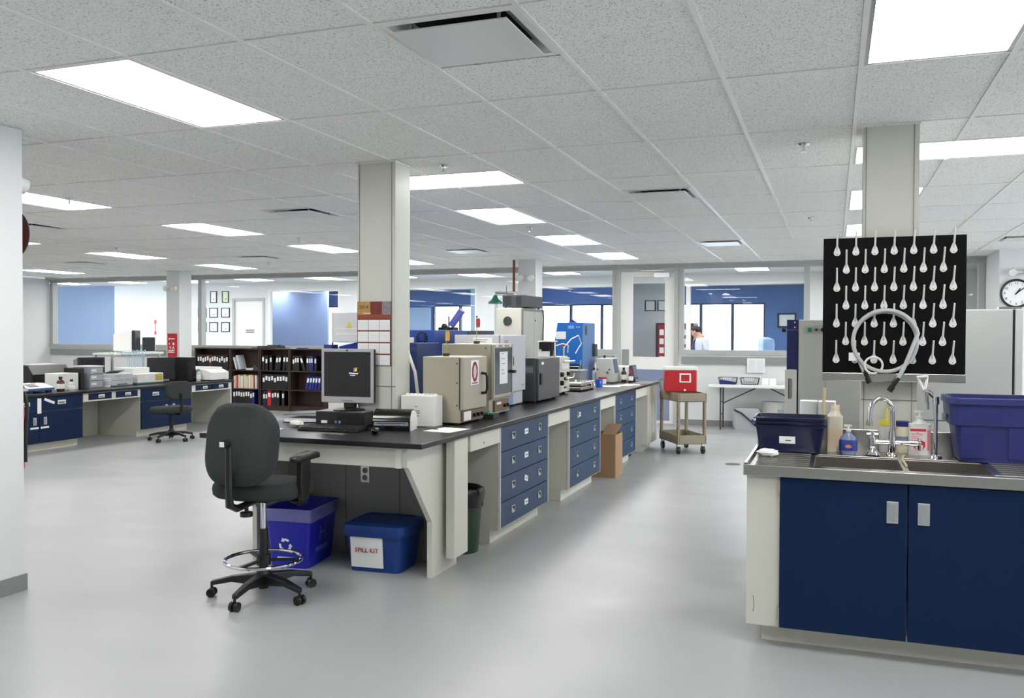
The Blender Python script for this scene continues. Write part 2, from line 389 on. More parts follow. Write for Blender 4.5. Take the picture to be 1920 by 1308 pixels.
for n, (a, b) in enumerate(ops):
    o = struct('window_%d' % (n+7), MB().box(a, Y3+.02, .75, b, Y3+.1, .80).box(a, Y3+.02, 2.32, b, Y3+.1, 2.36), DARKM)
    k = {0: 2, 1: 2, 2: 3, 3: 3}[n]; w = (b-a)/k
    for q in range(k+1): wpart('window_mullion', MB().box(a+q*w-.035, Y3+.01, .80, a+q*w+.035, Y3+.11, 2.32), DARKM, o)
    for q in range(k): wpart('pane', MB().box(a+q*w+.037, Y3+.05, .80, a+(q+1)*w-.037, Y3+.06, 2.32), GLASS, o)

# ---- columns
def column(name, x0, x1, y0, y1, seams, material):
    o = struct(name, MB().box(x0, y0, 0, x1, y1, C), material)
    for z in seams: wpart('cladding_joint', MB().box(x0-.002, y0-.003, z, x1+.003, y0, z+.006), MGREY, o)
    for x in (x0+.012, x1-.03): wpart('cladding_edge', MB().box(x, y0-.004, 0, x+.004, y0, C), MGREY, o)
    wpart('ceiling_collar', MB().box(x0-.006, y0-.006, C-.012, x1+.006, y1+.006, C-.004), TILE, o)
    return o
col1 = column('wall_column', -3.205, -2.905, 5.515, 5.74, [1.19], COLUMN)
col2 = column('wall_column', .155, .452, 5.505, 5.78, [1.19], COLUMN)
struct('wall_column', MB().box(-4.89, 13.6, 0, -4.59, 13.95, C), WHITE)
struct('wall_column', MB().box(-12.48, 14.0, 0, -12.165, 14.35, C), WHITE)

# ---- light panels
ROWS = {-19: 'farthest left', -12: 'second left', -6: 'third left', 0: 'row over the island', 6: 'right-hand', 12: 'row outside the right picture edge', 18: 'outermost right'}
def troffer(i, j, label, grp, turned=False):
    x, y = (gx(i+1), gy(j+.75)) if turned else (gx(i)+.305, gy(j)+.61)
    t = thing('ceiling_light', label, 'ceiling light', (x, y, C), pi/2 if turned else 0, grp)
    part('frame', MB().box(-.295, -.6, 0, -.275, .6, .02).box(.275, -.6, 0, .295, .6, .02).box(-.275, -.6, 0, .275, -.58, .02).box(-.275, .58, 0, .275, .6, .02), ALU, t)
    part('diffuser', MB().box(-.275, -.58, .004, .275, .58, .012), LIGHT, t)
    return t
for i, j in sorted(lights | {(0, 2), (6, 2)}):
    if gx(i) < XL: continue
    row = ROWS[i]; row = row if row.startswith('row') else row+' row'
    if j < 0: lab = '%s ceiling light panel behind the viewer in the %s' % ('single', row)
    else: lab = '%s ceiling light panel from the viewer in the %s' % (ORD[j//2], row)
    troffer(i, j, lab, 'recessed ceiling light panels', (i, j) in cross)
for i in (-24, -21, -18, -15, -12, -9, -6, -3, 0, 3, 6):  # every second panel is added to brighten the corridor and far offices
    for j in (10, 12.9):
        x = gx(i)+.305; y = gy(j)+1.2
        if i < -20 and j > 11: continue
        n = (i+24)//3
        t = thing('ceiling_light', '%s lit panel from the left %s' % (NTH[n] if j == 10 else NTH[n-2], 'over the corridor behind glass, row doubled for brightness' if j == 10 else 'in the far offices behind glass, row doubled for brightness'), 'ceiling light', (x, y, C-.012), 0, 'lights beyond the glass')
        part('frame', MB().box(-.30, -.6, 0, .30, .6, .010), ALU, t)
        part('diffuser', MB().box(-.28, -.58, -.006, .28, .58, -.001), LIGHT, t)
# ---- air diffusers
VL = ['big square air diffuser with a dark open duct at the top of the picture', 'square air diffuser left of the near clad column, second nearest', 'square air diffuser right of centre above the island',
      'square air diffuser near the back on the right of the island', 'square air diffuser near the back, right of the near clad column', 'square air diffuser near the back left of centre',
      'square air diffuser at far left beside the near wall', 'square air diffuser cut by the right picture edge', 'square air diffuser behind the pegboard at right', 'square air diffuser at the far left near the corner']
for (i, j, h), lab in zip(vents, VL):
    x = gx(i)+.305; y = gy(j)+(.305 if h == 0 else .915)
    t = thing('air_diffuser', lab, 'air vent', (x, y, C), 0, 'square ceiling air diffusers')
    fr = MB()
    for s in (-1, 1): fr.box(s*.295, -.295, 0, s*.262, .295, .012).box(-.262, s*.295, 0, .262, s*.262, .012)
    part('frame', fr, WPLAST, t)
    cone = MB(); a, b, z0, z1 = .262, .2, .005, .045
    for q in range(4):
        R = lambda p: (p[0]*cos(q*pi/2)-p[1]*sin(q*pi/2), p[0]*sin(q*pi/2)+p[1]*cos(q*pi/2), p[2])
        cone.quad(R((-a, -a, z0)), R((a, -a, z0)), R((b, -b, z1)), R((-b, -b, z1)))
    part('cone', cone, mat('cone_white', (214, 214, 212), .45, .2, var=.02), t)
    part('duct', MB().box(-.2, -.2, .045, .2, .2, .048), BLACKM, t)
    part('plaque', MB().box(-.24, -.24, -.018, .24, .24, -.012), mat('plaque_satin', (222, 222, 220), .38, .35, var=.02), t, bevel=.003)
    for sx in (-1, 1):
        for sy in (-1, 1): part('hanger', MB().box(sx*.19-.006, sy*.19-.006, -.012, sx*.19+.006, sy*.19+.006, .046), ALU, t)
# ---- sprinklers
SPR = [(-2.67, 5.81, 'beside the near clad column'), (-.19, 5.91, 'left of the right-hand column'), (-6.56, 6.12, 'below the left light beside the near wall'), (-9.75, 9.94, 'over the left bench'), (-6.49, 9.68, 'left of the near column, midway back'),
       (-9.2, 12.8, 'near the back glass on the left'), (-3.28, 9.5, 'over the island midway back'), (-.23, 9.65, 'right of centre midway back'), (-6.5, 13.2, 'near the back behind the near column')]
for x, y, w in SPR:
    t = thing('sprinkler_head', 'small chrome ceiling sprinkler '+w, 'sprinkler', (x, y, C-.002), 0, 'ceiling sprinklers')
    part('escutcheon', MB().lathe([(.0, -.012), (.03, -.01), (.038, 0), (.0, .001)]), CHROME, t, smooth=True)
    part('body', MB().cyl((0, 0, -.012), (0, 0, -.045), .008, n=8), CHROME, t)
    part('deflector', MB().cyl((0, 0, -.045), (0, 0, -.049), .022, n=12), CHROME, t)
# ---- emergency light heads
for x, y, z, dirn, w in ((2.45, 14.04, 2.46, -1, 'above the round wall clock'), (-4.74, 13.59, 2.48, -1, 'on the far column above the grey box'), (-12.32, 13.99, 2.44, -1, 'on the far left column above the red panel'), (-4.815, 3.955, 2.48, 1, 'on the end of the near wall')):
    t = thing('emergency_light', 'twin-head white emergency light '+w, 'emergency light', (x, y, z), 0, 'emergency lights')
    part('bracket', MB().box(-.05, dirn*.03, -.02, .05, 0, .02), WPLAST, t)
    for s in (-1, 1): part('lamp_head', MB().cyl((s*.09, dirn*.03, .01), (s*.1, dirn*.11, -.01), .045, .05, 14).sph((s*.09, dirn*.03, .01), .045, 12, 7), WPLAST, t, smooth=True)
# ---- items on the end of the near wall
t = thing('alarm_bell', 'dark red round alarm bell on the end of the near wall', 'alarm bell', (-4.765, 3.955, 2.17))
part('back_box', MB().box(-.05, 0, -.05, .05, .045, .05), RED, t)
part('gong', MB().add([v for v in MB().lathe([(.0, .10), (.09, .095), (.15, .06), (.16, .045), (.15, .045), (.0, .05)], n=28).v], MB().lathe([(.0, .10), (.09, .095), (.15, .06), (.16, .045), (.15, .045), (.0, .05)], n=28).f), mat('bell_maroon', (92, 48, 48), .5), t, smooth=True)
t.children[-1].rotation_euler = (-pi/2, 0, 0)
t = thing('fire_extinguisher', 'red fire extinguisher hanging on the end of the near wall', 'extinguisher', (-4.83, 4.05, .70))
part('cylinder', MB().lathe([(.0, 0), (.07, 0), (.078, .02), (.078, .38), (.06, .44), (.025, .47), (.0, .47)]), RED, t, smooth=True)
part('valve', MB().cyl((0, 0, .47), (0, 0, .51), .02).box(-.012, -.02, .51, .012, .09, .53).box(-.012, -.02, .545, .012, .1, .56), BLACK, t)
part('hose', MB().tube([(0, .02, .49), (.06, .05, .49), (.095, .04, .4), (.098, .02, .2), (.1, .01, .06)], [.011, .011, .012, .013, .02]), BLACK, t, smooth=True)
part('wall_hook', MB().box(-.02, -.095, .42, .02, -.05, .5), ALU, t)
part('band', MB().lathe([(.079, .18), (.08, .19), (.08, .26), (.079, .27)]), PAPER, t)
# ================================================================== main island
XI, XIL = -2.28, -3.89        # right and left edge of the island worktop
YI0, YI1 = 4.66, 12.2
T = .914
tag(link('worktop', MB().box(XIL, YI0, T-.032, XI, YI1, T), SLATE, None, loc=(-3.08, 8.4, T-.032), bevel=.004), 'long black worktop of the centre island with drawers below', 'worktop')
FX = -2.31                    # front plane of drawers
def recess_pull(parent, x, y, z, w=.075, h=.055, axis='x'):
    # recessed square pull: bright frame with a dark slot
    fr = MB(); e = .007
    fr.box(x, y-w/2, z-h/2, x+.006, y+w/2, z-h/2+e).box(x, y-w/2, z+h/2-e, x+.006, y+w/2, z+h/2)
    fr.box(x, y-w/2, z-h/2+e, x+.006, y-w/2+e, z+h/2-e).box(x, y+w/2-e, z-h/2+e, x+.006, y+w/2, z+h/2-e)
    fr.prism([(y-w/2+e, z-h/2+e), (y+w/2-e, z-h/2+e), (y-w/2+e, z+h/2-e)], 'x', x, x+.004)
    h_ = wpart('handle', fr, ALU, parent)
    wpart('handle_slot', MB().box(x+.0005, y-w/2+e, z-h/2+e, x+.002, y+w/2-e, z+h/2-e), BLACKM, h_)
def drawer_cabinet(y0, y1, label, stickers):
    t = thing('drawer_cabinet', label, 'cabinet', (-2.6, (y0+y1)/2, 0), 0, 'drawer cabinets of the centre island')
    wpart('body', MB().box(-2.95, y0, .105, FX-.02, y0+.018, T-.032).box(-2.95, y1-.018, .105, FX-.02, y1, T-.032).box(-2.95, y0+.018, .105, -2.93, y1-.018, T-.032).box(-2.93, y0+.018, .105, FX-.02, y1-.018, .123).box(-2.93, y0+.018, .86, FX-.02, y1-.018, T-.032), CREAM, t)
    wpart('toe_kick', MB().box(-2.93, y0+.01, 0, -2.40, y1-.01, .105), CREAM, t)
    for s in (y0, y1): wpart('side_edge', MB().box(FX-.02, s-.006 if s == y0 else s-.002, .11, FX+.002, s+.002 if s == y0 else s+.006, T-.034), WPLAST, t)
    H = (T-.04-.118)/4
    for k in range(4):
        z0 = .118+k*H
        d = wpart('drawer', MB().box(FX-.02, y0+.008, z0+.004, FX, y1-.008, z0+H-.002), NAVYE, t, bevel=.002)
        for yy in (y0+.27, y1-.24): recess_pull(d, FX, yy, z0+H*.55)
        if stickers and (stickers == 2 or k == 3):
            yy = y0+.58 if stickers == 2 else y0+.33
            w = wpart('drawer_label', MB().box(FX+.0005, yy-.042, z0+H*.55-.022, FX+.002, yy+.042, z0+H*.55+.022) if k != 1 else MB().obox((FX+.001, yy, z0+H*.55), (.0008, .04, .022), (Vector((1, 0, 0)), Vector((0, .95, -.3)), Vector((0, .3, .95)))), PAPER, d)
            wpart('lettering', MB().box(FX+.002, yy-.02, z0+H*.55-.004, FX+.0026, yy+.02, z0+H*.55+.003), INK, d)
    return t
drawer_cabinet(6.05, 7.2, 'blue four-drawer cabinet of the island with paper labels, nearest the desk end', 2)
drawer_cabinet(7.86, 9.0, 'blue four-drawer cabinet in the middle of the island with one paper label', 1)
drawer_cabinet(9.68, 10.78, 'blue four-drawer cabinet of the island farthest back, behind the cardboard box', 0)
def knee(y0, y1, label):
    t = thing('knee_space_frame', label, 'bench frame', (-2.6, (y0+y1)/2, 0), 0, 'open knee spaces of the centre island')
    wpart('rail', MB().box(FX-.02, y0+.008, .765, FX, y1-.008, T-.034), CREAM, t)
    wpart('back_panel', MB().box(-2.97, y0+.008, .0, -2.95, y1-.008, T-.034), CREAM, t)
    wpart('underside', MB().box(-2.95, y0+.008, T-.05, FX-.02, y1-.008, T-.034), CREAM, t)
    return t
k0 = knee(5.468, 6.042, 'open cream knee space holding the green bin, next to the desk end')
wpart('screw_hole', MB().cyl((FX+.0003, 5.72, .80), (FX-.002, 5.72, .80), .008, n=10), BLACKM, k0)
knee(7.21, 7.852, 'open cream knee space between the first and second drawer cabinets')
knee(9.01, 9.672, 'open cream knee space partly covered by the cardboard box')
knee(10.79, 11.5, 'open cream knee space near the far end with a dark bin')
t = thing('end_panel', 'plain cream cupboard closing the far end of the island', 'cabinet', (-3.0, 11.85, 0))
wpart('body', MB().box(-3.8, 11.51, .1, FX, 12.15, T-.034), CREAM, t)
wpart('toe_kick', MB().box(-3.78, 11.53, 0, -2.40, 12.12, .1), CREAM, t)
wpart('panel_joint', MB().box(FX, 11.82, .1, FX+.003, 11.826, T-.036), MGREY, t)
# left half of the island (seen from behind only)
t = thing('island_back_cabinet', 'cream back run of the centre island under the blue machines', 'cabinet', (-3.45, 8.6, 0))
wpart('body', MB().box(-3.86, 5.75, .1, -2.99, 11.49, T-.034), CREAM, t)
wpart('toe_kick', MB().box(-3.78, 5.78, 0, -3.02, 11.47, .1), CREAM, t)
# desk end
t = thing('desk_frame', 'cream desk end of the island with slanted side panel and outlet', 'desk', (-3.1, 5.1, 0))
pr = [(4.72, T-.034), (5.46, T-.034), (5.46, .0), (5.07, .0), (5.07, .36), (4.75, .745), (4.72, .76)]
wpart('side_panel', MB().prism(pr, 'x', -2.44, -2.405), CREAM, t)
wpart('side_panel', MB().prism(pr, 'x', -3.78, -3.745), CREAM, t)
wpart('apron', MB().box(-3.745, 4.72, .755, -2.44, 4.74, T-.034), CREAM, t)
wpart('corner_post', MB().box(-2.475, 4.70, .755, -2.44, 4.72, T-.034), CREAM, t)
bp = wpart('back_panel', MB().box(-3.745, 5.44, .0, -2.44, 5.46, T-.034), mat('panel_grey', (150, 150, 145), .5, var=.02), t)
for x in (-3.26, -2.83): wpart('panel_seam', MB().box(x-.002, 5.4385, .02, x+.002, 5.44, T-.2), DGREY, bp)
o = wpart('outlet', MB().box(-3.135, 5.432, .515, -3.065, 5.44, .635), STEEL, bp, bevel=.002)
for z in (.55, .60):
    wpart('socket', MB().cyl((-3.10, 5.432, z), (-3.10, 5.429, z), .02, n=14), MGREY, o)
wpart('side_post', MB().box(FX-.06, 5.21, .10, FX, 5.43, T-.034), CREAM, t)

# ================================================================== left bench
B = .755; XE = -9.74; LX = -9.77
tag(link('worktop', MB().box(-11.3, 7.9, B-.035, XE, 12.56, B), SLATE, None, loc=(-10.5, 10.2, B-.035), bevel=.004), 'black worktop of the low left-hand bench crowded with instruments', 'worktop')
def pullx(parent, y, z, w, h, m=ALU):
    o = wpart('handle', MB().box(LX, y-w/2, z-h/2, LX+.006, y+w/2, z+h/2), m, parent, bevel=.002)
    wpart('handle_slot', MB().box(LX+.006, y-w/2+.01, z-h/2+.008, LX+.0068, y+w/2-.02, z+h/2-.02), MGREY, o)
def base_cabinet(y0, y1, ysplit, label, marks):
    t = thing('base_cabinet', label, 'cabinet', (-10.3, (y0+y1)/2, 0), 0, 'blue base cabinets of the left bench')
    wpart('body', MB().box(-10.7, y0, .1, LX-.02, y1, B-.035), CREAM, t)
    wpart('toe_kick', MB().box(-10.7, y0+.005, 0, -9.87, y1-.005, .1), CREAM, t)
    for a, b in ((y0, ysplit), (ysplit, y1)):
        d1 = wpart('drawer', MB().box(LX-.02, a+.004, .525, LX, b-.004, B-.04), NAVY, t, bevel=.002)
        d2 = wpart('door', MB().box(LX-.02, a+.004, .108, LX, b-.004, .519), NAVY, t, bevel=.002)
        m = (a+b)/2
        pullx(d1, m, .63, .13, .055, WPLAST)
        yy = b-.07 if a == y0 else a+.09
        pullx(d2, yy, .40, .05, .10)
        if marks: wpart('paper_label', MB().box(LX, yy-.07, .30, LX+.0015, yy+.06, .325), PAPER, d2)
    if marks:
        wpart('paper_label', MB().box(LX, ysplit-.03, .50, LX+.003, ysplit+.03, .70), PAPER, t)
        wpart('paper_label', MB().obox((LX+.001, ysplit+.16, .655), (.001, .085, .017), (Vector((1, 0, 0)), Vector((0, .93, -.36)), Vector((0, .36, .93)))), PAPER, t)
    else:
        wpart('paper_label', MB().box(LX, ysplit-.025, .56, LX+.003, ysplit+.03, .70), PAPER, t)
    return t
base_cabinet(8.2, 9.33, 8.62, 'blue cabinet of the left bench with loose paper strips, beside the near wall', True)
base_cabinet(10.42, 11.52, 11.02, 'blue cabinet of the left bench behind the small black chair', False)
def knee_drawers(y0, y1, label):
    t = thing('knee_drawer_frame', label, 'desk', (-10.3, (y0+y1)/2, 0), 0, 'knee spaces of the left bench')
    wpart('rail', MB().box(LX-.02, y0+.003, .60, LX-.004, y1-.003, B-.036), CREAM, t)
    wpart('back_panel', MB().box(-10.62, y0+.003, 0, -10.6, y1-.003, B-.036), CREAM, t)
    for yc in (y0+.3, y1-.27):
        d = wpart('pencil_drawer', MB().box(LX-.006, yc-.21, .62, LX, yc+.21, B-.045), NAVY, t, bevel=.002)
        pullx(d, yc+.02, .665, .11, .045, WPLAST)
    return t
knee_drawers(9.34, 10.41, 'cream knee space with two blue pencil drawers, nearer half of the left bench')
k = knee_drawers(11.53, 12.5, 'cream knee space with two blue pencil drawers, far end of the left bench')
wpart('end_panel', MB().box(-10.6, 12.5, 0, LX-.005, 12.53, B-.036), CREAM, k)
t = thing('bench_back_cabinet', 'cream rear run under the low left-hand bench', 'cabinet', (-11.0, 10.2, 0))
wpart('body', MB().box(-11.28, 8.2, .1, -10.75, 12.5, B-.036), CREAM, t)
wpart('toe_kick', MB().box(-11.2, 8.22, 0, -10.8, 12.45, .1), CREAM, t)

# ================================================================== chairs
def star_base(t, R, n=5, rot=0, z=.09):
    part('hub', MB().lathe([(.0, z-.04), (.03, z-.04), (.05, z), (.05, z+.04), (.035, z+.07), (.0, z+.07)], n=16), BLACK, t, smooth=True)
    for k in range(n):
        a = rot+2*pi*k/n; d = Vector((cos(a), sin(a), 0)); p = Vector((-sin(a), cos(a), 0))
        l = MB(); 
        for (s, w, zt, zb) in ((.03, .03, z+.05, z-.02), (R*.6, .022, z+.035, z-.0), (R, .017, z+.005, z-.022)):
            for q, zz in ((-1, zb), (1, zb), (1, zt), (-1, zt)): l.v.append(tuple(d*s+p*w*q+Vector((0, 0, zz))))
        l.f += [(0,1,2,3), (11,10,9,8)]
        for j in (0, 4): l.f += [(j+i, j+(i+1) % 4, j+4+(i+1) % 4, j+4+i) for i in range(4)]
        lg = part('leg', l, BLACK, t, bevel=.006)
        c = d*(R-.005)
        cs = MB()
        for s in (-1, 1): cs.cyl(c+p*s*.008+Vector((0, 0, .027)), c+p*s*.026+Vector((0, 0, .027)), .027, n=14)
        cs.cyl(c+Vector((0, 0, .03)), c+Vector((0, 0, z)), .008, n=8).cyl(c-p*.026+Vector((0, 0, .032)), c+p*.026+Vector((0, 0, .032)), .012, n=8)
        part('caster', cs, BLACK, lg, smooth=True)
def cushion(w, d, h, r, n=6, puff=.0):
    mb = MB(); L = [(-1, .90), (-.6, .985), (0, 1.0), (.5, .985), (.85, .93), (1, .80)]
    for z, s in L:
        mb.v += [(x*s, y*s, z*h/2) for x, y in rounded(w, d, r, n)]
    k = 4*(n+1)
    for j in range(len(L)-1): mb.f += [(j*k+i, j*k+(i+1) % k, (j+1)*k+(i+1) % k, (j+1)*k+i) for i in range(k)]
    mb.f += [tuple(range(k))[::-1], tuple(range((len(L)-1)*k, len(L)*k))]
    return mb
def shift(mb, f): mb.v = [tuple(f(Vector(v))) for v in mb.v]; return mb
def lab_chair(label, loc, rz, hseat, ring, scale=1):
    t = thing('lab_chair', label, 'chair', loc, rz)
    star_base(t, .31, rot=radians(57))
    part('gas_column', MB().cyl((0, 0, .13), (0, 0, hseat*.58), .027, n=16), BLACK, t, smooth=True)
    part('gas_piston', MB().cyl((0, 0, hseat*.58), (0, 0, hseat-.09), .017, n=14), CHROME if ring else BLACK, t, smooth=True)
    if ring:
        fr = part('foot_ring', MB().tube([(.225*cos(a*pi/20), .225*sin(a*pi/20), .22) for a in range(40)], .0105, 8, True), CHROME, t, smooth=True)
        sp = MB().cyl((0, 0, .19), (0, 0, .25), .042, n=14)
        for k in range(3):
            a = .4+2*pi*k/3; sp.obox((.12*cos(a), .12*sin(a), .217), (.105, .012, .007), (Vector((cos(a), sin(a), 0)), Vector((-sin(a), cos(a), 0)), Vector((0, 0, 1))))
        part('ring_hub', sp, BLACK, fr)
    st = part('seat', shift(cushion(.53, .50, .10, .17), lambda v: Vector((v.x*(1+.06*v.y), v.y, v.z+hseat-.05+(.012*(v.y/.24)**2 if v.y < 0 else -.05*max(0, v.y-.1))))), FABRIC, t, smooth=True)
    part('seat_plate', MB().box(-.11, -.13, hseat-.115, .11, .13, hseat-.098), BLACK, t)
    return t, st
def backrest(t, zc, w, h, y, tilt=.14):
    R = Matrix.Rotation(-tilt, 4, 'X')
    def sh(v):
        v = Vector((v.x, v.z+.05*(v.x/.25)**2, v.y)); v = R @ v
        return v+Vector((0, y, zc))
    return part('backrest', shift(cushion(w, h, .075, min(w, h)*.36, 8), sh), FABRIC, t, smooth=True)
# the tall drafting chair at the desk
t, st = lab_chair('tall black drafting chair with chrome foot ring at the desk end', (-3.18, 4.37, 0), radians(2), .70, True)
backrest(t, .935, .47, .47, -.25)
br = part('back_bracket', MB().tube([(0, -.10, .585), (0, -.26, .572), (0, -.325, .60), (0, -.335, .70), (0, -.335, .95)], [.02, .022, .024, .022, .02], 8), BLACK, t, smooth=True)
part('height_knob', MB().cyl((0, -.345, .95), (0, -.39, .95), .026, n=12), BLACK, br, smooth=True)
part('paper_tag', MB().box(-.018, -.393, .937, .012, -.391, .966), PAPER, br)
part('seat_knob', MB().cyl((.0, -.17, .575), (.0, -.17, .525), .012, n=10).cyl((0, -.17, .535), (0, -.17, .51), .036, n=12), BLACK, t, smooth=True)
part('lever', MB().tube([(.05, 0, .59), (.16, .02, .58), (.22, .03, .555), (.27, .05, .57)], .006, 6), BLACK, t, smooth=True)
for s in (1, -1):
    a = part('arm_post', MB().box(s*.20, -.03, .575, s*.275, .04, .59).prism([(-.035, .59), (.035, .59), (.055, .70), (.055, .83), (-.05, .83), (-.05, .70)], 'x', s*.255, s*.29), BLACK, t, bevel=.006)
    pad = cushion(.075, .27, .035, .036, 5)
    part('arm_pad', shift(pad, lambda v: Vector((v.x+s*.27, v.y+.02, v.z+.85-.10*max(0, -v.y-.02)-.25*max(0, v.y-.08)))), BLACK, a, smooth=True)
# the low chair at the left bench
t, st = lab_chair('small black task chair standing at the left bench', (-9.03, 10.22, 0), radians(76), .50, False)
backrest(t, .735, .40, .27, -.20, .08)
part('back_bracket', MB().tube([(0, -.08, .39), (0, -.22, .385), (0, -.25, .43), (0, -.25, .70)], .02, 8), BLACK, t, smooth=True)
part('lever', MB().tube([(.05, 0, .39), (.2, .02, .39), (.26, .02, .38)], .006, 6), BLACK, t, smooth=True)

# ================================================================== under the desk and in the knee spaces
def bin_shape(w0, d0, w1, d1, h, r, wall=.008):
    mb = MB(); rings = [(w0, d0, 0), (w1, d1, h), (w1-2*wall, d1-2*wall, h), (w0-2*wall, d0-2*wall, .012)]
    k = 0
    for w, d, z in rings:
        pts = rounded(w, d, r, 4); k = len(pts); mb.v += [(x, y, z) for x, y in pts]
    for j in range(3): mb.f += [(j*k+i, j*k+(i+1) % k, (j+1)*k+(i+1) % k, (j+1)*k+i) for i in range(k)]
    mb.f += [tuple(range(k))[::-1], tuple(range(3*k, 4*k))]
    return mb
def ring_shape(w0, d0, w1, d1, h, r, wall=.008):      # open band, no floor and no cover
    mb = MB(); k = 0
    for w, d, z in ((w0, d0, 0), (w1, d1, h), (w1-2*wall, d1-2*wall, h), (w0-2*wall, d0-2*wall, 0)):
        pts = rounded(w, d, r, 4); k = len(pts); mb.v += [(x, y, z) for x, y in pts]
    for j in range(4): mb.f += [(j*k+i, j*k+(i+1) % k, ((j+1) % 4)*k+(i+1) % k, ((j+1) % 4)*k+i) for i in range(k)]
    return mb
RBLUE = mat('recycle_blue', (34, 40, 170), .4, var=.05)
t = thing('recycling_bin', 'blue recycling bin with clear bag under the desk', 'bin', (-3.43, 5.15, 0), radians(8))
part('tub', bin_shape(.27, .40, .33, .46, .40, .03), RBLUE, t, smooth=True)
lip = ring_shape(.345, .475, .345, .475, .02, .03, .02); lip.v = [(x, y, z+.38) for x, y, z in lip.v]
part('rim', lip, RBLUE, t, smooth=True)
bag = ring_shape(.347, .477, .352, .482, .08, .03, .004); bag.v = [(x+random.uniform(-.003, .003), y+random.uniform(-.003, .003), z+.322+random.uniform(-.012, .004)) for x, y, z in bag.v]
part('bag_liner', bag, mat('bag_film', (206, 208, 236), .25, var=.3, scale=60, alpha=.14), t, smooth=True)
ra = MB()
for k in range(3):
    a = 2*pi*k/3+pi/2; e = a+.35
    q = [a-.75+1.1*i/4 for i in range(5)]
    ra.prism([(.045*cos(w)-.02, .045*sin(w)+.155) for w in q]+[(.030*cos(w)-.02, .030*sin(w)+.155) for w in q[::-1]], 'y', -.202, -.200)
    ra.prism([(.053*cos(e)-.02, .053*sin(e)+.155), (.022*cos(e)-.02, .022*sin(e)+.155), (.039*cos(e+.5)-.02, .039*sin(e+.5)+.155)], 'y', -.202, -.200)
sl = lambda v: Vector((v.x, v.y-v.z*.075-.0008, v.z))
part('recycling_symbol', shift(ra, sl), PAPER, t)
part('paper_label', shift(MB().box(-.08, -.2015, .06, .06, -.2005, .075), sl), PAPER, t)
sr = lambda v: Vector((v.x+v.z*.075+.0008, v.y, v.z))
part('lettering', shift(MB().box(.135, -.05, .16, .1365, -.035, .26).box(.135, .035, .16, .1365, .05, .26).box(.135, -.035, .20, .1365, .035, .22), sr), mat('bin_print', (90, 96, 200), .5), t)
part('lettering_band', shift(MB().box(.135, -.10, .09, .1365, .10, .12), sr), mat('bin_print', (90, 96, 200), .5), t)
SBLUE = mat('tote_blue', (18, 58, 130), .45, var=.05)
t = thing('spill_kit_tote', 'blue lidded tote with SPILL KIT sign under the desk', 'storage tote', (-2.83, 5.215, 0), radians(4))
part('tub', bin_shape(.36, .30, .41, .36, .27, .045), SBLUE, t, smooth=True)
lid = MB(); n = 4
for w, d, z in ((.43, .38, .235), (.45, .40, .265), (.44, .39, .31), (.37, .32, .325), (.35, .30, .318), (.30, .25, .318)):
    pts = rounded(w, d, .05, 5); k = len(pts); lid.v += [(x, y, z) for x, y in pts]
for j in range(5): lid.f += [(j*k+i, j*k+(i+1) % k, (j+1)*k+(i+1) % k, (j+1)*k+i) for i in range(k)]
lid.f += [tuple(range(5*k, 6*k)), tuple(range(k))[::-1]]
part('lid', lid, SBLUE, t, smooth=True)
s = part('sign', shift(MB().box(-.16, -.158, .03, .07, -.156, .235), lambda v: Vector((v.x, v.y-v.z*.1, v.z))), PAPER, t)
text('lettering', 'SPILL KIT', .042, mat('sign_red', (170, 24, 30), .6), s, (-.045, -.1745, .145), (pi/2-.0997, 0, 0), ext=.0015)
GREENB = mat('bin_green', (32, 60, 44), .5, var=.08)
t = thing('waste_bin', 'dark green waste bin with black bag in the first knee space', 'bin', (-2.52, 5.80, 0))
part('tub', MB().lathe([(.0, 0), (.125, 0), (.155, .42), (.150, .42), (.12, .012), (.0, .012)], n=24), GREENB, t, smooth=True)
part('bag_liner', shift(MB().lathe([(.157, .33), (.164, .36), (.172, .43), (.165, .46), (.145, .455), (.13, .40), (.1, .3)], n=24), lambda v: v+Vector((random.uniform(-.006, .006), random.uniform(-.006, .006), random.uniform(-.008, .008)))), mat('bag_black', (16, 16, 18), .25), t, smooth=True)
t = thing('waste_bin', 'dark bin in the knee space at the far end of the island', 'bin', (-2.56, 11.1, 0))
part('tub', MB().lathe([(.0, 0), (.12, 0), (.15, .42), (.145, .42), (.115, .012), (.0, .012)], n=20), GREENB, t, smooth=True)
part('bag_liner', MB().lathe([(.152, .34), (.165, .40), (.15, .44), (.12, .42)], n=20), BLACKM, t, smooth=True)
t = thing('cardboard_box', 'open brown cardboard box standing in front of the drawers', 'box', (-2.36, 9.49, 0), 0)
bx = MB()
for a in ((-.14, -.17, -.135, .17), (.135, -.17, .14, .17), (-.135, -.17, .135, -.165), (-.135, .165, .135, .17)): bx.box(a[0], a[1], .004, a[2], a[3], .47)
bx.box(-.14, -.17, 0, .14, .17, .004)
part('body', bx, CARDB, t)
part('flap', MB().prism([(-.17, .47), (-.17, .475), (.15, .56), (.15, .555)], 'x', -.01, .14), CARDB, t)
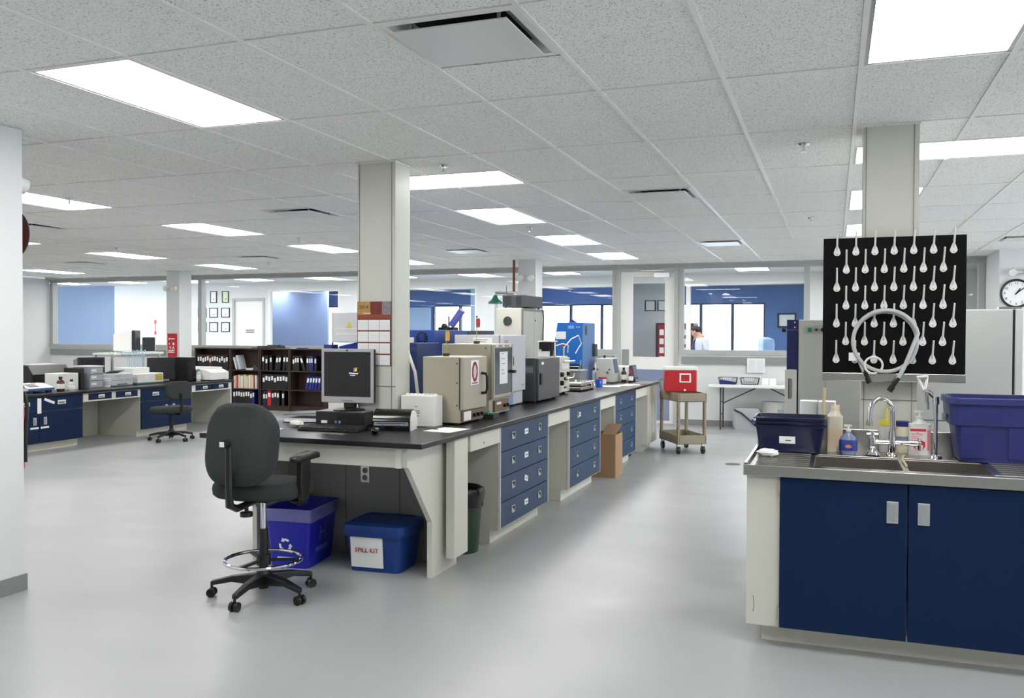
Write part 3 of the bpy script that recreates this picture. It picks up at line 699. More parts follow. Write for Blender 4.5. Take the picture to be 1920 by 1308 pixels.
# ================================================================== desk items
# computer
t = thing('desktop_computer', 'black desktop computer case lying flat under the monitor', 'computer', (-3.27, 5.53, T), radians(3))
part('case', MB().box(-.19, -.17, .004, .19, .17, .10), BLACK, t, bevel=.004)
part('top_cover', MB().box(-.188, -.165, .10, .188, .17, .104), MGREY, t)
part('drive_bay', MB().box(-.02, -.172, .045, .15, -.17, .085), BLACKM, t)
for x, m in ((-.12, PAPER), (-.03, mat('sticker_blue', (90, 130, 190), .5)), (.0, ALU)): part('sticker', MB().box(x-.025 if m is PAPER else x-.008, -.1725, .02, x+.022 if m is PAPER else x+.008, -.171, .038), m, t)
t = thing('computer_monitor', 'grey-framed square monitor showing a start-up logo on the desk', 'monitor', (-3.25, 5.47, T+.104), radians(2))
part('stand_base', MB().lathe([(.0, 0), (.11, 0), (.115, .008), (.05, .02), (.0, .02)], n=28), BLACK, t, smooth=True)
part('stand_neck', MB().box(-.045, .0, .018, .045, .035, .10), BLACK, t, bevel=.006)
mo = part('housing', MB().box(-.209, -.03, .055, .209, .0, .44), mat('monitor_silver', (176, 176, 180), .4), t, bevel=.006)
part('housing_back', MB().box(-.13, .0, .11, .11, .035, .38), DGREY, t, bevel=.01)
part('side_edge', MB().box(.2085, -.026, .058, .2105, .0, .437), BLACK, t)
scr = part('screen', MB().box(-.185, -.0315, .10, .185, -.0295, .418), mat('screen_dark', (14, 14, 18), .18), t)
def screen_mat(n, c): return mat(n, c, .5, var=0, emit=.8)
lg = MB
for n, c, x, z in (('logo_red', (225, 70, 40), .053, .298), ('logo_green', (90, 180, 60), .067, .30), ('logo_blue', (60, 110, 210), .051, .284), ('logo_yellow', (240, 190, 50), .065, .286)):
    part(n, MB().prism([(x, z-.006), (x+.012, z-.004), (x+.014, z+.008), (x+.002, z+.006)], 'y', -.0330, -.0318), screen_mat(n, c), scr)
text('lettering', 'Windows', .018, screen_mat('logo_white', (235, 235, 235)), scr, (.052, -.0325, .266), FRONT)
text('lettering', 'Professional', .008, screen_mat('logo_white', (235, 235, 235)), scr, (.046, -.0325, .252), FRONT)
text('lettering', 'xp', .009, screen_mat('logo_red', (225, 70, 40)), scr, (.094, -.0325, .271), FRONT)
part('button', MB().cyl((0, -.03, .429), (0, -.0325, .429), .007, n=10), BLACK, t)
part('logo_plate', MB().box(-.045, -.0325, .068, .045, -.03, .075), MGREY, t)
t = thing('keyboard', 'black computer keyboard on the desk front', 'keyboard', (-3.17, 5.12, T), radians(2))
part('base', MB().prism([(-.08, 0), (.08, 0), (.08, .022), (-.08, .012)], 'x', -.225, .225), BLACK, t, bevel=.003)
ks = MB()
for r in range(6):
    for c in range(21):
        y = -.066+r*.0255; x = -.213+c*.0208
        if r == 0 and 4 <= c <= 8: continue
        ks.box(x, y, .013+(y+.08)*.0625, x+.0165, y+.0195, .021+(y+.08)*.0625)
ks.box(-.13, -.066, .014, -.03, -.048, .022)
part('keys', ks, mat('key_black', (38, 38, 40), .5), t, kind='stuff')
solo('computer_mouse', MB().sph((0, 0, .012), (.03, .05, .022), 14, 9), mat('gloss_black', (14, 14, 16), .12), 'glossy black computer mouse beside the keyboard', 'mouse', (-2.80, 5.04, T+.010), rz=.3, smooth=True)
t = thing('label_printer', 'glossy black label printer with silver front and white end cap', 'printer', (-2.81, 5.33, T), radians(14))
def arch(w, h, n=10): return [(-w/2, 0), (w/2, 0)]+[(w/2*cos(pi*i/n)*(1 if i else 1), h*.35+h*.65*sin(pi*i/n)) for i in range(n+1)]
part('body', MB().prism([(y, z) for y, z in arch(.19, .14)], 'x', -.13, .125), mat('gloss_black', (14, 14, 16), .12), t, smooth=True)
part('end_cap', MB().prism([(y*.93, z*.93) for y, z in arch(.19, .14)], 'x', .125, .137), WPLAST, t, smooth=True)
fp = part('front_panel', MB().box(-.12, -.099, .034, .115, -.094, .058), ALU, t)
part('slot', MB().box(-.10, -.1, .048, .10, -.0985, .053), BLACKM, fp)
for x in (-.06, .055): part('button', MB().cyl((x, -.099, .037), (x, -.102, .037), .007, n=10), mat('led_blue', (80, 100, 230), .3), fp)
part('cable', MB().tube([(.12, .06, .012), (.2, .1, .006), (.22, .02, .005), (.3, 0, .005)], .003, 6), BLACK, t)
t = thing('lever_arch_binder', 'black ring binder lying on the desk beside the computer', 'binder', (-3.66, 5.60, T), radians(14))
part('cover', MB().prism([(-.16, 0), (-.16, .004), (.15, .004), (.15, .07), (.153, .07), (.153, 0)], 'y', -.14, .14).prism([(-.16, .055), (.153, .07), (.153, .074), (-.16, .06)], 'y', -.14, .14), BLACK, t)
part('pages', MB().box(-.15, -.13, .006, .13, .13, .03), PAPER, t)
def crumple(name, label, loc, s, cat='tissue'):
    mb = MB().sph((0, 0, 0), 1, 12, 8)
    rr = random.Random(int(loc[0]*977)); z0 = 0
    mb.v = [tuple(Vector(v).normalized()*rr.uniform(.65, 1.1)*Vector((s[0], s[1], s[2])).length/1.73) if False else (v[0]*s[0]*rr.uniform(.7, 1.15), v[1]*s[1]*rr.uniform(.7, 1.15), v[2]*s[2]*rr.uniform(.7, 1.15)) for v in mb.v]
    lo = min(v[2] for v in mb.v); mb.v = [(a, b, c-lo) for a, b, c in mb.v]
    return solo(name, mb, PAPER, label, cat, loc)
crumple('crumpled_tissue', 'crumpled white tissue left of the keyboard', (-3.52, 5.22, T), (.055, .04, .022))
crumple('crumpled_tissue', 'crumpled white tissue behind the computer case', (-3.38, 5.85, T), (.045, .04, .03))
def sheet(label, x, y, z, w, d, rz, name='paper_sheet'):
    return solo(name, MB().box(-w/2, -d/2, 0, w/2, d/2, .0012), PAPER, label, 'paper', (x, y, z), rz=rz)
sheet('white paper sheet at the left of the keyboard', -3.60, 4.93, T, .21, .28, .3)
sheet('white paper sheet on the worktop in front of the white carton', -2.46, 5.42, T, .21, .27, -.15)
sheet('loose white paper sheet behind the computer', -3.52, 5.93, T, .2, .15, .4)
t = thing('white_carton', 'plain white carton with small printed label on the desk', 'box', (-2.755, 5.635, T))
part('body', MB().box(-.13, -.07, 0, .13, .07, .215), WPLAST, t, bevel=.003)
fl = MB()
for i in range(8): fl.cyl((-.12+i*.031, .0, .215), (-.095+i*.031, .0, .215), .012, n=8)
part('top_flutes', fl, WPLAST, t)
for z, w in ((.135, .02), (.105, .055), (.09, .06), (.07, .045)): part('printed_line', MB().box(-.01-w/2, -.0712, z, -.01+w/2, -.0700, z+.007), MGREY, t)
solo('power_cable', MB().tube([(-3.24, 5.56, 1.06), (-3.18, 5.62, 1.05), (-3.09, 5.66, 1.033), (-3.0, 5.50, 1.02), (-2.93, 5.46, .96), (-2.9, 5.46, T+.005)], .004, 6), BLACK, 'thin black cable running from the monitor to the worktop', 'cable', (0, 0, 0), smooth=True)
# calendar on the column
t = thing('wall_calendar', 'poster calendar for 2014 hanging on the near clad column', 'calendar', (-3.07, 5.51, 1.34))
part('backing', MB().box(-.135, -.004, 0, .135, -.001, .455), mat('calendar_brown', (122, 70, 58), .7), t)
h = part('picture', MB().box(-.135, -.005, .34, -.03, -.004, .455), mat('calendar_gold', (178, 140, 84), .7, var=.25, scale=40), t)
part('picture_panel', MB().box(-.03, -.005, .34, .065, -.004, .455), mat('calendar_red', (120, 50, 44), .7, var=.5, scale=60), t)
part('picture_panel', MB().box(.065, -.005, .34, .135, -.004, .455), mat('calendar_sky', (140, 130, 140), .7, var=.5, scale=50), t)
part('picture_band', MB().box(-.135, -.0055, .34, .135, -.005, .362), mat('calendar_rust', (150, 74, 44), .7, var=.2), t)
text('lettering', '2014', .036, mat('calendar_dark', (70, 44, 24), .7), t, (-.083, -.0058, .415), FRONT, sx=1.1)
text('lettering', 'Calendar', .018, PAPER, t, (-.055, -.0062, .372), FRONT)
for r in range(4):
    for c in range(3):
        x0 = -.130+c*.087; z0 = .252-r*.083
        mth = part('month_block', MB().box(x0, -.005, z0, x0+.083, -.004, z0+.072), PAPER, t)
        ln = MB()
        for q in range(5): ln.box(x0+.006, -.0053, z0+.008+q*.012, x0+.077, -.005, z0+.0095+q*.012)
        part('print_lines', ln, mat('print_grey', (190, 192, 200), .8), mth)
# ================================================================== ovens and instruments on the island
def oven(label, x0, x1, y0, y1, h, m, doorz, foot=.012, name='lab_oven', door_m=None):
    t = thing(name, label, 'lab oven', ((x0+x1)/2, (y0+y1)/2, T), 0)
    wpart('body', MB().box(x0, y0, T+foot, x1-.03, y1, T+h), m, t, bevel=.004)
    wpart('feet', MB().box(x0+.02, y0+.02, T, x0+.05, y0+.05, T+foot).box(x1-.08, y0+.02, T, x1-.05, y0+.05, T+foot).box(x0+.02, y1-.05, T, x0+.05, y1-.02, T+foot).box(x1-.08, y1-.05, T, x1-.05, y1-.02, T+foot), BLACK, t)
    d = wpart('door', MB().box(x1-.03, y0+.004, T+doorz, x1, y1-.004, T+h-.004), door_m or m, t, bevel=.004)
    return t, d
def pull_handle(parent, x, y, z0, z1, m=BLACK):
    wpart('handle', MB().tube([(x, y, z0), (x+.035, y, z0+.004), (x+.045, y, z0+.03), (x+.045, y, z1-.03), (x+.035, y, z1-.004), (x, y, z1)], .011, 8), m, parent, smooth=True)
t, d = oven('small beige lab oven with red octagon stop sign on its door', -2.80, -2.48, 5.745, 6.19, .487, BEIGE, .105)
wpart('hinge_line', MB().box(-2.513, 5.742, T+.11, -2.507, 5.745, T+.48), DGREY, t)
for z in (.14, .30, .44): wpart('rivet', MB().cyl((-2.53, 5.745, T+z), (-2.53, 5.742, T+z), .006, n=8), DGREY, t)
sg = wpart('stop_sign', MB().box(-2.48, 5.88, T+.28, -2.4785, 6.03, T+.46), PAPER, d)
wpart('octagon', MB().prism([(5.955+.058*cos(pi/8+k*pi/4), T+.375+.078*sin(pi/8+k*pi/4)) for k in range(8)], 'x', -2.4785, -2.4778), mat('sign_dark_red', (140, 34, 44), .6), sg)
wpart('hand_symbol', MB().prism([(5.955+.03*cos(k*pi/6), T+.375+.05*sin(k*pi/6)) for k in range(12)], 'x', -2.4778, -2.4772), mat('sign_pink', (222, 196, 196), .7), sg)
wpart('printed_line', MB().box(-2.4785, 5.90, T+.288, -2.478, 6.01, T+.296), mat('sign_dark_red', (140, 34, 44), .6), sg)
pull_handle(d, -2.48, 6.09, T+.21, T+.36)
cp = wpart('control_panel', MB().box(-2.51, 5.77, T+.022, -2.495, 6.16, T+.095), mat('panel_brown', (120, 96, 80), .5), t)
wpart('paper_note', MB().box(-2.495, 5.79, T+.025, -2.4935, 5.92, T+.09), PAPER, cp)
for y in (5.97, 6.04, 6.11): wpart('knob', MB().cyl((-2.495, y, T+.055), (-2.472, y, T+.055), .014, n=12), BLACK, cp, smooth=True)
def thermometer(x, y, z, h, tagm, label):
    t = thing('thermometer_probe', label, 'thermometer', (x, y, z))
    part('stopper', MB().lathe([(.0, 0), (.024, 0), (.028, .022), (.0, .022)], n=14), mat('stopper_brown', (60, 48, 44), .7), t, smooth=True)
    part('stem', MB().cyl((0, 0, .02), (0, 0, h), .0032, n=8), mat('brass', (190, 170, 90), .4, .5), t)
    part('tag', MB().prism(rounded(.034, .075, .012, 3, .012, h-.05), 'y', -.004, .0), tagm, t)
    part('knob', MB().sph((0, 0, h), .008, 8, 6), BLACK, t)
thermometer(-2.70, 5.93, T+.487, .20, mat('tag_orange', (225, 176, 90), .6), 'thermometer with orange tag standing on the small beige oven')
t, d = oven('larger beige lab oven with glass door and hanging paper list', -2.96, -2.52, 6.42, 6.88, .573, BEIGE, .14)
wpart('steel_strip', MB().box(-2.56, 6.416, T+.13, -2.535, 6.42, T+.57), STEEL, t)
for z in (.2, .35, .54): wpart('rivet', MB().cyl((-2.58, 6.42, T+z), (-2.58, 6.417, T+z), .006, n=8), DGREY, t)
wpart('door_window', MB().box(-2.52, 6.46, T+.17, -2.517, 6.84, T+.54), mat('oven_glass', (70, 78, 84), .1, .2), d)
wpart('door_rim', MB().box(-2.52, 6.43, T+.545, -2.515, 6.87, T+.568).box(-2.52, 6.43, T+.15, -2.515, 6.455, T+.545).box(-2.52, 6.845, T+.15, -2.515, 6.87, T+.545), STEEL, d)
pl = wpart('paper_list', MB().box(-2.516, 6.56, T+.25, -2.5145, 6.74, T+.51), PAPER, d)
for k, z in enumerate((.49, .45, .41, .36, .33)): wpart('printed_line', MB().box(-2.5145, 6.60, T+z, -2.514, 6.60+.05+.02*(k % 3), T+z+.006), MGREY, pl)
for y in (6.5, 6.64, 6.8): wpart('door_sticker', MB().box(-2.515, y-.025, T+.55, -2.5135, y+.025, T+.563), PAPER, d)
wpart('latch', MB().box(-2.517, 6.80, T+.33, -2.475, 6.845, T+.355), BLACK, d)
cp = wpart('control_panel', MB().box(-2.55, 6.5, T+.03, -2.532, 6.82, T+.12), mat('panel_brown', (120, 96, 80), .5), t)
wpart('paper_note', MB().box(-2.532, 6.54, T+.085, -2.531, 6.64, T+.105), PAPER, cp)
for y in (6.70, 6.76): wpart('knob', MB().cyl((-2.532, y, T+.07), (-2.508, y, T+.07), .014, n=12), BLACK, cp, smooth=True)
thermometer(-2.74, 6.62, T+.573, .22, mat('tag_red', (176, 60, 66), .6), 'thermometer with red tag standing on the larger beige oven')
t = thing('parts_tray', 'small dark tray with green-topped vials between the two beige ovens', 'tray', (-2.50, 6.305, T))
part('tray', bin_shape(.10, .10, .12, .12, .035, .01, .004), DGREY, t)
part('contents', MB().box(-.035, -.03, .012, .0, .0, .05).box(.005, -.02, .012, .035, .02, .042).cyl((-.02, .03, .012), (-.02, .03, .055), .01), mat('vial_green', (60, 150, 130), .4), t)
t, d = oven('tall light grey oven with black curved handle behind the beige ovens', -3.16, -2.70, 7.12, 7.72, .645, LGREY, .135, name='incubator')
wpart('top_label', MB().box(-2.98, 7.117, T+.55, -2.80, 7.12, T+.62), PAPER, t)
for k in range(3): wpart('printed_line', MB().box(-2.97, 7.1165, T+.565+k*.017, -2.88+.02*k, 7.117, T+.570+k*.017), MGREY, t)
wpart('seam', MB().box(-2.735, 7.117, T+.13, -2.731, 7.12, T+.64), DGREY, t)
pull_handle(d, -2.70, 7.25, T+.36, T+.47)
wpart('brand_plate', MB().box(-2.70, 7.62, T+.18, -2.698, 7.66, T+.19), MGREY, d)
wpart('warning_sticker', MB().box(-2.70, 7.16, T+.56, -2.698, 7.24, T+.60), mat('sticker_pink', (190, 150, 160), .6), d)
wpart('control_panel', MB().box(-2.731, 7.2, T+.02, -2.725, 7.45, T+.12), mat('panel_lightblue', (120, 160, 205), .4), t)
wpart('display', MB().box(-2.725, 7.24, T+.05, -2.722, 7.34, T+.11), mat('display_navy', (26, 40, 92), .3), t)
# dark cabinet oven
t = thing('dark_desiccator', 'dark grey metal cabinet with brushed door on the island', 'cabinet', (-2.74, 8.2, T))
wpart('body', MB().box(-2.86, 7.85, T+.012, -2.65, 8.55, T+.425), DGREY, t, bevel=.005)
wpart('side_band', MB().box(-2.85, 7.846, T+.28, -2.67, 7.85, T+.285).box(-2.85, 7.846, T+.345, -2.67, 7.85, T+.35).box(-2.85, 7.846, T+.29, -2.67, 7.849, T+.34), MGREY, t)
wpart('feet', MB().box(-2.85, 7.87, T, -2.82, 7.9, T+.012).box(-2.69, 7.87, T, -2.66, 7.9, T+.012).box(-2.85, 8.5, T, -2.82, 8.53, T+.012).box(-2.69, 8.5, T, -2.66, 8.53, T+.012), BLACK, t)
d = wpart('door', MB().box(-2.65, 7.87, T+.02, -2.62, 8.54, T+.42), mat('brushed_dark', (96, 97, 100), .35, .7, var=.2, scale=25), t, bevel=.004)
wpart('handle', MB().box(-2.62, 7.9, T+.17, -2.605, 7.96, T+.28), BLACK, d, bevel=.003)
wpart('sticker', MB().box(-2.62, 7.95, T+.36, -2.6185, 8.02, T+.385), PAPER, d)
# tall storage cabinet with vent, grey box on top
t = thing('tall_instrument_cabinet', 'tall cream instrument cabinet with round vent and grey doors', 'cabinet', (-3.36, 9.45, T))
wpart('body', MB().box(-3.52, 9.06, T+.0005, -3.22, 9.84, 1.8545), CREAM, t, bevel=.006)
wpart('vent', MB().cyl((-3.38, 9.06, 1.71), (-3.38, 9.05, 1.71), .05, n=20), DGREY, t)
wpart('front_frame', MB().box(-3.22, 9.06, T+.02, -3.21, 9.1, 1.85).box(-3.22, 9.8, T+.02, -3.21, 9.84, 1.85).box(-3.22, 9.1, 1.82, -3.21, 9.8, 1.85), MGREY, t)
for y0, y1 in ((9.1, 9.447), (9.453, 9.8)):
    d = wpart('door', MB().box(-3.22, y0, T+.02, -3.205, y1, 1.82), mat('door_grey', (186, 186, 178), .5), t, bevel=.002)
wpart('door_gap', MB().box(-3.22, 9.447, T+.02, -3.208, 9.453, 1.82), BLACKM, t)
wpart('lock', MB().cyl((-3.205, 9.49, 1.72), (-3.2, 9.49, 1.72), .012, n=10).cyl((-3.205, 9.49, 1.3), (-3.2, 9.49, 1.3), .012, n=10), DGREY, t)
wpart('cable', MB().tube([(-3.2, 9.72, 1.86), (-3.19, 9.76, 1.75), (-3.19, 9.70, 1.5), (-3.19, 9.76, 1.3), (-3.19, 9.78, 1.05)], .005, 6), DGREY, t, smooth=True)
t = thing('control_box', 'dark grey perforated control box on top of the tall cabinet', 'control box', (-3.30, 9.42, 1.855))
wpart('housing', MB().box(-3.46, 9.1, 1.865, -3.2, 9.74, 2.0), DGREY, t, bevel=.008)
wpart('feet', MB().box(-3.44, 9.12, 1.855, -3.42, 9.14, 1.866).box(-3.25, 9.12, 1.855, -3.23, 9.14, 1.866).box(-3.44, 9.7, 1.855, -3.42, 9.72, 1.866).box(-3.25, 9.7, 1.855, -3.23, 9.72, 1.866), BLACK, t)
vb = MB()
for a in range(6):
    for b in range(7): vb.cyl((-3.44+a*.016, 9.1, 1.885+b*.015), (-3.44+a*.016, 9.097, 1.885+b*.015), .005, n=6)
for a in range(4):
    for b in range(7): vb.cyl((-3.29+a*.016, 9.1, 1.885+b*.015), (-3.29+a*.016, 9.097, 1.885+b*.015), .005, n=6)
wpart('perforations', vb, BLACKM, t, kind='stuff')
# titrator-like instrument with knobs
t = thing('pump_instrument', 'cream instrument with black knobs, valves and tubing on the island', 'instrument', (-2.86, 9.06, T))
wpart('body', MB().box(-2.98, 8.84, T+.02, -2.76, 9.3, T+.41), mat('instrument_cream', (206, 204, 190), .45), t, bevel=.006)
wpart('foot', MB().box(-2.96, 8.87, T, -2.93, 8.9, T+.02).box(-2.81, 8.87, T, -2.78, 8.9, T+.02).box(-2.96, 9.25, T, -2.93, 9.28, T+.02).box(-2.81, 9.25, T, -2.78, 9.28, T+.02), BLACK, t)
fp = wpart('front_panel', MB().box(-2.76, 8.85, T+.03, -2.735, 9.29, T+.40), mat('instrument_cream', (206, 204, 190), .45), t, bevel=.003)
wpart('front_box', MB().box(-2.735, 8.93, T+.28, -2.71, 9.17, T+.34), WPLAST, fp)
for y, z, r in ((8.96, .22, .028), (8.96, .13, .028), (9.2, .22, .025), (9.1, .17, .016)): wpart('knob', MB().cyl((-2.735, y, T+z), (-2.70, y, T+z), r, r*.8, 14), BLACK, fp, smooth=True)
wpart('valve_rod', MB().tube([(-2.70, 8.95, T+.36), (-2.66, 9.1, T+.36), (-2.66, 9.22, T+.36)], .01, 8).tube([(-2.70, 9.05, T+.175), (-2.67, 9.2, T+.18), (-2.67, 9.25, T+.22)], .009, 8), STEEL, fp, smooth=True)
wpart('switch', MB().box(-2.735, 9.08, T+.065, -2.728, 9.16, T+.085), BLACK, fp)
for y in (8.93, 8.97, 9.2, 9.24):
    for z in (.05, .065, .08): wpart('print_mark', MB().box(-2.735, y, T+z, -2.734, y+.02, T+z+.006), DGREY, fp)
wpart('pump_head', MB().box(-2.95, 8.86, T+.49, -2.80, 9.0, T+.57).box(-2.93, 8.88, T+.41, -2.9, 8.98, T+.49), BLACK, t, bevel=.008)
wpart('pump_cap', MB().box(-2.96, 8.85, T+.57, -2.79, 9.01, T+.583), WPLAST, t)
wpart('post', MB().cyl((-2.79, 8.9, T+.41), (-2.79, 8.9, T+.56), .014, n=10).cyl((-2.78, 9.2, T+.41), (-2.78, 9.2, T+.52), .012, n=10), STEEL, t, smooth=True)
wpart('reel', MB().cyl((-2.9, 9.06, T+.46), (-2.9, 9.16, T+.46), .05, n=16), DGREY, t, smooth=True)
wpart('white_block', MB().box(-2.96, 8.86, T+.41, -2.84, 8.9, T+.47), WPLAST, t)
wpart('tubing', MB().tube([(-2.78, 8.92, T+.53), (-2.76, 9.1, T+.55), (-2.74, 9.25, T+.53), (-2.76, 9.3, T+.45)], .006, 6).tube([(-2.78, 9.2, T+.5), (-2.72, 9.3, T+.6), (-2.68, 9.45, T+.64), (-2.66, 9.5, T+.55), (-2.7, 9.4, T+.44)], .006, 6), WPLAST, t, smooth=True)
wpart('red_cap', MB().cyl((-2.78, 9.2, T+.52), (-2.78, 9.2, T+.55), .018, n=12), RED, t, smooth=True)
# bright blue machine
t = thing('blue_analyzer', 'bright blue wedge-shaped machine near the far end of the island', 'instrument', (-3.29, 11.4, T))
wpart('body', MB().prism([(-3.53, T+.25), (-3.1, T+.25), (-3.1, 1.72), (-3.44, 1.72)], 'y', 11.1, 11.75), BRIGHTBLUE, t, bevel=.006)
wpart('lower_housing', MB().box(-3.48, 11.12, T+.01, -3.1, 11.75, T+.25), mat('machine_side_blue', (96, 130, 180), .45), t)
wpart('sample_bay', MB().box(-3.40, 11.11, T+.02, -3.11, 11.125, T+.25), BLACKM, t)
wpart('feet', MB().box(-3.46, 11.14, T, -3.42, 11.18, T+.01).box(-3.16, 11.14, T, -3.12, 11.18, T+.01).box(-3.46, 11.69, T, -3.42, 11.73, T+.01).box(-3.16, 11.69, T, -3.12, 11.73, T+.01), BLACK, t)
wpart('side_panel', MB().prism([(11.12, T+.25), (11.74, T+.25), (11.74, 1.71), (11.12, 1.71)], 'x', -3.1, -3.094), mat('machine_side_blue', (96, 130, 180), .45), t)
wpart('paper_label', MB().box(-3.46, 11.095, 1.5, -3.32, 11.099, 1.6), PAPER, t)
wpart('name_plate', MB().box(-3.29, 11.095, 1.64, -3.21, 11.099, 1.68), mat('plate_blue', (110, 170, 220), .4), t)
for x, z in ((-3.17, 1.66), (-3.14, 1.66), (-3.14, 1.4), (-3.45, 1.66)): wpart('screw', MB().cyl((x, 11.1, z), (x, 11.095, z), .008, n=8), WPLAST, t)
wpart('vent', MB().prism([(11.28+.05*cos(k*pi/6), 1.62+.07*sin(k*pi/6)) for k in range(12)], 'x', -3.094, -3.09), DGREY, t)
wpart('top_clip', MB().prism([(-3.32, 1.72), (-3.2, 1.72), (-3.27, 1.765)], 'y', 11.2, 11.24), mat('clip_violet', (50, 40, 130), .5), t)
wpart('side_rack', MB().box(-3.094, 11.6, T+.35, -3.05, 11.72, T+.52), DGREY, t)
# other items toward the far end
t = thing('water_bath', 'small grey metal tank with wire handle beside the blue machine', 'tank', (-2.98, 10.35, T))
wpart('tank', MB().box(-3.09, 10.2, T, -2.87, 10.5, T+.2), MGREY, t, bevel=.006)
wpart('lid', MB().box(-3.1, 10.19, T+.2, -2.86, 10.51, T+.215), ALU, t)
wpart('lid_handle', MB().tube([(-3.07, 10.25, T+.215), (-3.07, 10.25, T+.26), (-2.9, 10.25, T+.26), (-2.9, 10.25, T+.215)], .006, 6).tube([(-2.9, 10.3, T+.215), (-2.89, 10.3, T+.34)], .008, 6), STEEL, t, smooth=True)
solo('black_tower', MB().box(-.05, -.12, 0, .05, .12, .27), BLACK, 'black upright box between the cream instrument and the grey tank', 'box', (-3.17, 10.1, T), bevel=.006)
t = thing('aluminium_case', 'low silver aluminium case with latches on the island', 'case', (-2.75, 9.86, T))
part('shell', MB().box(-.13, -.3, .012, .08, .3, .055), STEEL, t, bevel=.012)
part('lid', MB().box(-.13, -.3, .058, .08, .3, .105), STEEL, t, bevel=.012)
part('feet', MB().box(-.11, -.27, 0, -.08, -.24, .014).box(.03, -.27, 0, .06, -.24, .014).box(-.11, .24, 0, -.08, .27, .014).box(.03, .24, 0, .06, .27, .014), BLACK, t)
for y in (.1, .22): part('latch', MB().box(.08, y-.03, .035, .092, y+.03, .08), CHROME, t, bevel=.003)
part('white_vial', MB().cyl((-.02, -.2, .105), (-.02, -.2, .13), .012, n=12), WPLAST, t)
t = thing('blue_cup', 'small blue plastic pot with white mark beside the papers', 'cup', (-2.74, 10.62, T))
part('pot', MB().lathe([(.0, 0), (.04, 0), (.045, .09), (.04, .09), (.036, .008), (.0, .008)], n=18), mat('cup_blue', (40, 90, 210), .4), t, smooth=True)
part('mark', MB().box(.02, -.046, .05, .03, -.038, .065), PAPER, t)
for k, (x, y, w, d, a, l) in enumerate(((-2.62, 10.75, .22, .29, .3, 'white paper sheet nearest the island edge, under the others'), (-2.50, 10.98, .21, .28, -.2, 'white paper sheet in the middle of the loose papers at the far end'), (-2.45, 11.2, .2, .27, .1, 'white paper sheet farthest back in the loose papers'))): sheet(l, x, y, T+.0013*k, w, d, a)
solo('dark_folder', MB().box(-.11, -.15, 0, .11, .15, .006), BLACK, 'thin black folder lying near the red-capped bottle', 'folder', (-2.42, 11.42, T), rz=.1)
t = thing('grey_meter', 'grey box-shaped meter with sloped front near the end of the island', 'instrument', (-2.87, 11.6, T))
part('body', MB().prism([(-.12, .01), (.12, .01), (.12, .12), (.085, .33), (-.12, .33)], 'y', -.18, .18), mat('meter_grey', (186, 188, 180), .45), t, bevel=.005)
part('display', MB().prism([(.1195, .13), (.1235, .13), (.0905, .32), (.087, .32)], 'y', -.1, .12), mat('display_slate', (70, 90, 120), .3), t)
part('feet', MB().box(-.1, -.16, 0, -.07, -.13, .012).box(.07, -.16, 0, .1, -.13, .012).box(-.1, .13, 0, -.07, .16, .012).box(.07, .13, 0, .1, .16, .012), BLACK, t)
part('button', MB().cyl((.04, -.18, .14), (.04, -.2, .14), .018, n=12), CHROME, t)
for x in (-.1, .06): part('screw', MB().cyl((x, -.18, .18), (x, -.184, .18), .012, n=10), DGREY, t)
part('top_knob', MB().cyl((-.05, 0, .33), (-.05, 0, .37), .016, n=10), BLACK, t)
t = thing('white_jar', 'white jar with red screw lid in front of the grey meter', 'jar', (-2.87, 11.3, T))
part('jar', MB().lathe([(.0, 0), (.05, 0), (.052, .06), (.0, .06)], n=18), WPLAST, t, smooth=True)
part('lid', MB().lathe([(.0, .06), (.055, .06), (.055, .085), (.0, .085)], n=18), RED, t, smooth=True)
t = thing('screen_instrument', 'white instrument with dark tilted touch screen at the end of the island', 'instrument', (-2.72, 11.98, T))
part('body', MB().box(-.22, -.1, .03, .08, .14, .215), WPLAST, t, bevel=.012)
part('screen_housing', MB().prism([(.08, .03), (.15, .03), (.12, .225), (.08, .225)], 'y', -.11, .15), DGREY, t, bevel=.006)
part('screen', MB().prism([(.1465, .06), (.1495, .06), (.1265, .205), (.1235, .205)], 'y', -.08, .12), mat('screen_pale', (120, 126, 160), .3), t)
part('feet', MB().box(-.2, -.08, 0, -.17, -.05, .032).box(.09, -.08, 0, .12, -.05, .032).box(-.2, .09, 0, -.17, .12, .032).box(.09, .09, 0, .12, .12, .032), DGREY, t)
def bottle(name, label, x, y, z, r, h, m, capm, cap=.03, lab=True, group=None):
    t = thing(name, label, 'bottle', (x, y, z), 0, group)
    part('body', MB().lathe([(.0, 0), (r*.95, 0), (r, .01), (r, h*.62), (r*.85, h*.72), (r*.42, h*.8), (r*.4, h-cap*.6), (.0, h-cap*.6)], n=18), m, t, smooth=True)
    part('cap', MB().lathe([(.0, h-cap), (r*.5, h-cap), (r*.5, h), (.0, h)], n=14), capm, t, smooth=True)
    if lab: part('paper_label', MB().lathe([(r+.0008, h*.18), (r+.0012, h*.2), (r+.0012, h*.5), (r+.0008, h*.52)], n=18), PAPER, t, smooth=True)
    return t
AMBER = mat('amber_glass', (66, 34, 20), .15)
bottle('reagent_bottle', 'amber bottle with bright red cap near the screen instrument', -2.56, 11.62, T, .032, .17, AMBER, RED)
bottle('reagent_bottle', 'amber bottle with black cap behind the red-capped bottle', -2.68, 11.72, T, .035, .2, AMBER, BLACK)
bottle('reagent_bottle', 'clear bottle with dark cap left of the grey meter', -3.04, 11.5, T, .03, .2, mat('pale_glass', (200, 206, 210), .2), BLACK, lab=False)
